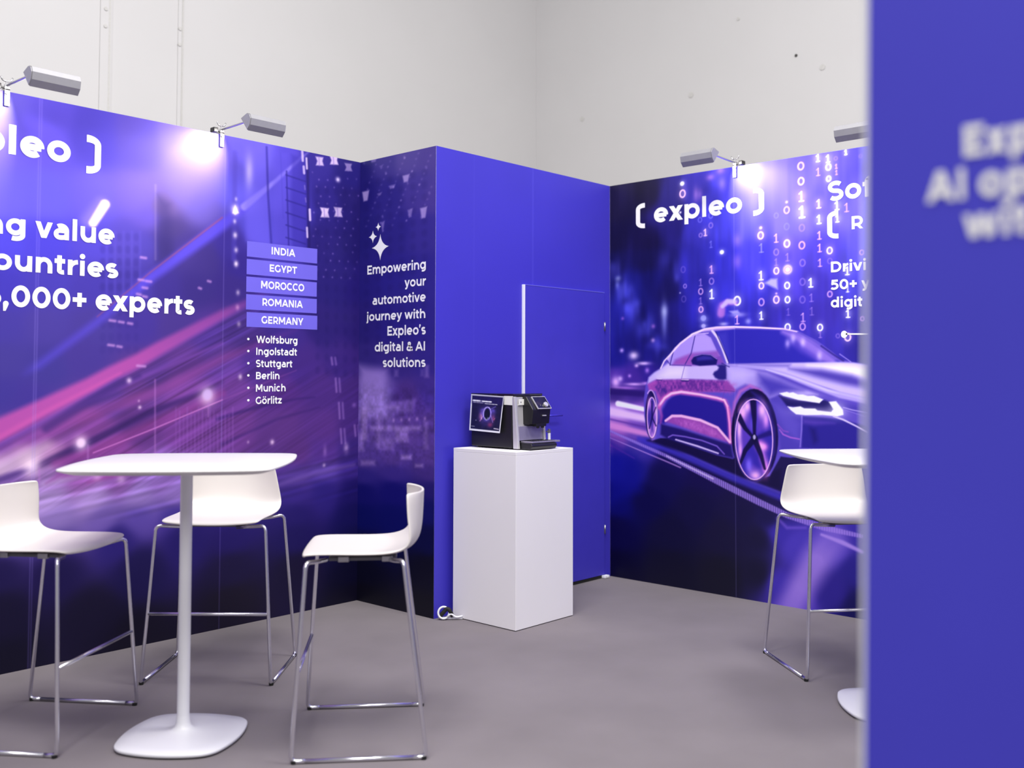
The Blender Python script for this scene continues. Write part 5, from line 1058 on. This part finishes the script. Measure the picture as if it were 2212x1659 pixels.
# cable coil at the foot of the blue wall
cc = (3.8905,4.0406)
cb = empty('power_cable', (cc[0], cc[1], 0), math.radians(-42)); tag(cb, 'coiled white cable with black end on the carpet beside the pedestal', 'cable')
bm = bmesh.new(); n = 40
tube(bm, [(-.020+.030*math.cos(t), .012*math.sin(t)*.4-.004*k_/40, .040+.031*math.sin(t)) for k_, t in [(k, 2*math.pi*k/n*1.02) for k in range(n+1)]], .0058, 10)
tube(bm, fillet([(-.05,.004,.04),(-.045,.006,.012),(.0,.006,.0068),(.05,.004,.0068),(.085,.0,.0068)], .02), .0058, 10)
tube(bm, fillet([(-.005,-.006,.012),(.02,-.012,.040),(.045,-.01,.014),(.085,-.004,.02)], .02), .0058, 10)
obj('cable', bm, M_TRIM, cb, smooth=True)
bm = bmesh.new(); tube(bm, fillet([(-.042,.006,.016),(-.026,.0,.036),(-.004,.0,.062),(.01,-.004,.058),(.03,-.004,.02)], .02), .0115, 12); obj('black_plug_lead', bm, M_RUBBER, cb, smooth=True)

# ------------------------------------------------------------ bar tables
def squircle(a, n=72, e=4.2, rot=math.pi/4):
    out = []
    for k in range(n):
        t = 2*math.pi*k/n; c, s = math.cos(t), math.sin(t)
        x = a*math.copysign(abs(c)**(2/e), c); y = a*math.copysign(abs(s)**(2/e), s)
        out.append((x*math.cos(rot)-y*math.sin(rot), x*math.sin(rot)+y*math.cos(rot)))
    return out
def pillow_square(D, sag, cut, n=18):
    """square standing on a corner (half diagonal D) with bowed sides and softened corners"""
    C = [(D,0),(0,D),(-D,0),(0,-D)]; out = []
    sides = []
    for k in range(4):
        a, b = Vector(C[k]), Vector(C[(k+1)%4]); d = b-a; nrm = Vector((d.y,-d.x)).normalized()
        sides.append(lambda t, a=a, d=d, nrm=nrm: a+d*t+nrm*sag*4*t*(1-t))
    for k in range(4):
        s0, s1 = sides[k-1], sides[k]; t = cut
        p0, p2 = s0(1-t), s1(t); pc = Vector(C[k])
        for j in range(10):
            u = j/10; q = p0*(1-u)**2+pc*2*u*(1-u)+p2*u*u; out.append((q.x,q.y))
        for j in range(n): q = s1(t+(1-2*t)*j/n); out.append((q.x,q.y))
    return out
def turn(P, deg):
    c, s = math.cos(math.radians(deg)), math.sin(math.radians(deg)); return [(x*c-y*s, x*s+y*c) for x,y in P]
def loft(bm, rings):
    R_ = [[bm.verts.new(v) for v in r] for r in rings]; n = len(R_[0])
    for A, Bq in zip(R_, R_[1:]):
        for i in range(n): bm.faces.new((A[i],A[(i+1)%n],Bq[(i+1)%n],Bq[i]))
    bm.faces.new(R_[0][::-1]); bm.faces.new(R_[-1])
def smooth_by_angle(o, deg=35):
    for pl in o.data.polygons: pl.use_smooth = True
    o.data.set_sharp_from_angle(angle=math.radians(deg))
TH = 1.030
def bar_table(loc, label):
    root = empty('bar_table', loc); tag(root, label, 'table', 'white bar tables')
    bm = bmesh.new(); sq = turn(pillow_square(.508, .032, .085), 2)
    loft(bm, [[(x*k,y*k,z) for x,y in sq] for k,z in ((.90,TH-.020),(.955,TH-.013),(.9965,TH-.0065),(1,TH-.003),(.998,TH-.0008),(.995,TH))])
    o = obj('tabletop', bm, M_TABLE, root); smooth_by_angle(o, 40)
    bm = bmesh.new(); cyl(bm, (0,0,.012), (0,0,TH-.020), .0228, .0222, 48); o = obj('pole', bm, M_TABLE_METAL, root); smooth_by_angle(o)
    bm = bmesh.new(); cyl(bm, (0,0,TH-.032), (0,0,TH-.020), .11, .12, 40); o = obj('top_plate', bm, M_TABLE_METAL, root); smooth_by_angle(o)
    bm = bmesh.new(); sb_ = turn(pillow_square(.258, .036, .12), -8)
    rings = [[(x*k,y*k,z) for x,y in sb_] for k,z in ((.965,.006),(.99,.007),(1,.011),(.998,.0165),(.985,.019))]
    for k,z in ((.8,.0225),(.6,.0258),(.42,.029)):
        rings.append([(x*k*(1-(1-k)*.12),y*k*(1-(1-k)*.12),z) for x,y in sb_])
    def circ(r, z):
        out = []
        for x,y in sb_:
            t = math.atan2(y,x); out.append((r*math.cos(t), r*math.sin(t), z))
        return out
    rings += [circ(.058,.0325), circ(.040,.038), circ(.030,.048), circ(.0252,.062), circ(.0232,.085)]
    loft(bm, rings); o = obj('base', bm, M_TABLE_METAL, root); smooth_by_angle(o, 50)
    bm = bmesh.new(); loft(bm, [[(x*.955,y*.955,z) for x,y in sb_] for z in (0,.0065)]); obj('base_pad', bm, M_RUBBER, root)
    return root
bar_table((1.969,3.463,0), 'white square bar table standing among three stools by the left wall')
bar_table((4.11,1.635,0), 'white square bar table partly hidden behind the blue panel')

# ------------------------------------------------------------ bar stools
SHELL = [ # x, z, half width, edge lift (up), edge forward
 (.226,.691,.198,.006,-.016),(.222,.702,.211,.005,-.010),(.206,.7095,.218,.004,-.005),(.172,.7135,.221,.003,-.001),(.110,.714,.222,.003,0),
 (.040,.7115,.225,.004,0),(-.030,.709,.226,.006,0),(-.085,.707,.227,.010,0),(-.130,.7085,.228,.015,.004),(-.165,.716,.228,.019,.012),
 (-.190,.732,.226,.019,.024),(-.204,.755,.222,.015,.036),(-.210,.785,.217,.010,.045),(-.213,.820,.211,.006,.052),(-.215,.860,.204,.002,.057),(-.2165,.895,.197,0,.060),(-.217,.916,.190,-.001,.061),(-.217,.921,.182,-.003,.060)]
def shell_mesh():
    bm = bmesh.new(); nv = 17; rows = []
    for (x,z,hw,el,ef) in SHELL:
        row = []
        for k in range(nv):
            v = -1+2*k/(nv-1); av = abs(v)
            row.append(bm.verts.new((x+ef*av**2.4, hw*v, z+el*av**2.2)))
        rows.append(row)
    for A, Bq in zip(rows, rows[1:]):
        for k in range(nv-1): bm.faces.new((A[k],A[k+1],Bq[k+1],Bq[k]))
    return bm
def make_stool(label, group):
    root = empty('bar_stool'); tag(root, label, 'stool', group)
    o = obj('seat_shell', shell_mesh(), M_WHITE, root, smooth=True)
    s = o.modifiers.new('thickness', 'SOLIDIFY'); s.thickness = .0095; s.offset = -1 if o.data.polygons[60].normal.z > 0 else 1
    ss = o.modifiers.new('smooth', 'SUBSURF'); ss.levels = 2; ss.render_levels = 2
    R = .0078
    for sy in (1,-1):
        for top, foot, kx in (((.196,.243*sy,.688),(.236,.285*sy,.0085),1), ((-.150,.243*sy,.690),(-.236,.285*sy,.0085),-1)):
            bm = bmesh.new()
            tube(bm, fillet([(top[0]-kx*.06,.10*sy,.672),(top[0]-kx*.03,.185*sy,.680),top,foot,(foot[0]-kx*.05,foot[1],.0085)], .026, 8), R, 14)
            obj('leg', bm, M_CHROME, root, smooth=True)
            bm = bmesh.new(); cyl(bm, (foot[0]-kx*.010,foot[1],0), (foot[0]-kx*.010,foot[1],.012), .0095, .0105, 16); obj('glide', bm, M_RUBBER, root)
        bm = bmesh.new(); tube(bm, [(.187,.285*sy,.0085),(-.187,.285*sy,.0085)], R, 14); obj('runner', bm, M_CHROME, root, smooth=True)
    t = .305; yy = .243+(.285-.243)*(1-t/.688); xx = .196+.040*(1-t/.688)
    bm = bmesh.new(); tube(bm, [(xx,-yy,t),(xx,yy,t)], .0072, 14); obj('footrest', bm, M_CHROME, root, smooth=True)
    bm = bmesh.new(); box(bm, (-.125,-.125,.671), (.125,.125,.684)); box(bm, (-.10,-.10,.684), (.10,.10,.7005)); br = obj('seat_bracket', bm, M_GREYPLASTIC, root, bevel=.004)
    for sx in (.07,-.09):
        for sy in (1,-1):
            bm = bmesh.new(); box(bm, (sx-.02,sy*.128-.008,.668), (sx+.02,sy*.128+.008,.688)); obj('bracket_clip', bm, M_ALU, br, bevel=.003)
    return root
def copy_tree(o, parent=None):
    c = o.copy(); COL.objects.link(c); c.parent = parent
    for ch in [x for x in bpy.data.objects if x.parent == o]: copy_tree(ch, c)
    return c
GROUP = 'white bar stools with chrome sled frames'
proto = make_stool('', GROUP)
spots = [(1.661,3.964,-.954,'white bar stool cut by the left picture edge, under the slogan'),
         (2.534,4.122,-2.41,'white bar stool behind the table pole, its back to the left wall'),
         (2.460,3.013,2.415,'white bar stool seen side-on, between the bar table and the pedestal'),
         (4.572,2.069,-2.246,'white bar stool in front of the car print beside the blurred panel')]
for i, (x, y, a, label) in enumerate(spots):
    o = proto if i == 0 else copy_tree(proto)
    o.location = (x, y, 0); o.rotation_euler = (0, 0, a); o['label'] = label

# ------------------------------------------------------------ near display panel at the right
pan = empty('display_panel', (XP, (0.5136,1.3492)[0], 0)); tag(pan, 'blurred blue display panel with white words close to the camera', 'panel')
ytop, ybot = (0.5024,2.0609)[0]-(0.5136,1.3492)[0], (0.5229,0.7483)[0]-(0.5136,1.3492)[0]
ey = lambda z: ((0.5054,1.8267)[0]-(0.5136,1.3492)[0]) + ((0.5212,0.8821)[0]-(0.5054,1.8267)[0])*(z-(0.5054,1.8267)[1])/((0.5212,0.8821)[1]-(0.5054,1.8267)[1])
bm = bmesh.new()
for d0, d1, e0, m_ in ((0,.045,-.006,0),): prism(bm, [(-2.0,0),(ey(0)-.006,0),(ey(HW)-.006,HW),(-2.0,HW)], 0, .045, lambda a,b,d: Vector((d,a,b)))
obj('panel_face', bm, M_BLUE_PANEL, pan)
bm = bmesh.new(); prism(bm, [(ey(0)-.0058,0),(ey(0),0),(ey(HW),HW),(ey(HW)-.0058,HW)], .001, .045, lambda a,b,d: Vector((d,a,b))); e_ = obj('edge_profile', bm, M_TRIM, pan); e_['label'] = 'pale edge profile'
def near_line(s, x0, x1, xr, yb, yt, asc=False):
    A = sheet((-0.000128407439,4.18774423e-06,0.516702956,0.000133575871,-0.000167933203,1.71252492,9.78791547e-05,4.3830065e-06))
    zb = A(xr,yb)[1]; zt = zb+(A(xr,yt)[1]-zb)*(.943 if asc else 1)
    o = lettering('P', s, A(x0,yb)[0], A(x1,yb)[0], zb, zt, None, 'headline_lettering', lift=.0012, weight=172)
    o.parent = pan; o.matrix_parent_inverse = Matrix.Translation(-Vector(pan.location)); return o
near_line('Exp', 772, 1285, 780, 463, 240)
near_line('AI op', 503, 1262, 780, 762, 540)
near_line('wit', 772, 1232, 900, 1036, 800, True)

# ------------------------------------------------------------ finish
bpy.context.view_layer.update()
for o in list(bpy.data.objects):
    if o.type == 'MESH' and o.parent is None and 'label' not in o and 'kind' not in o: print('untagged', o.name)
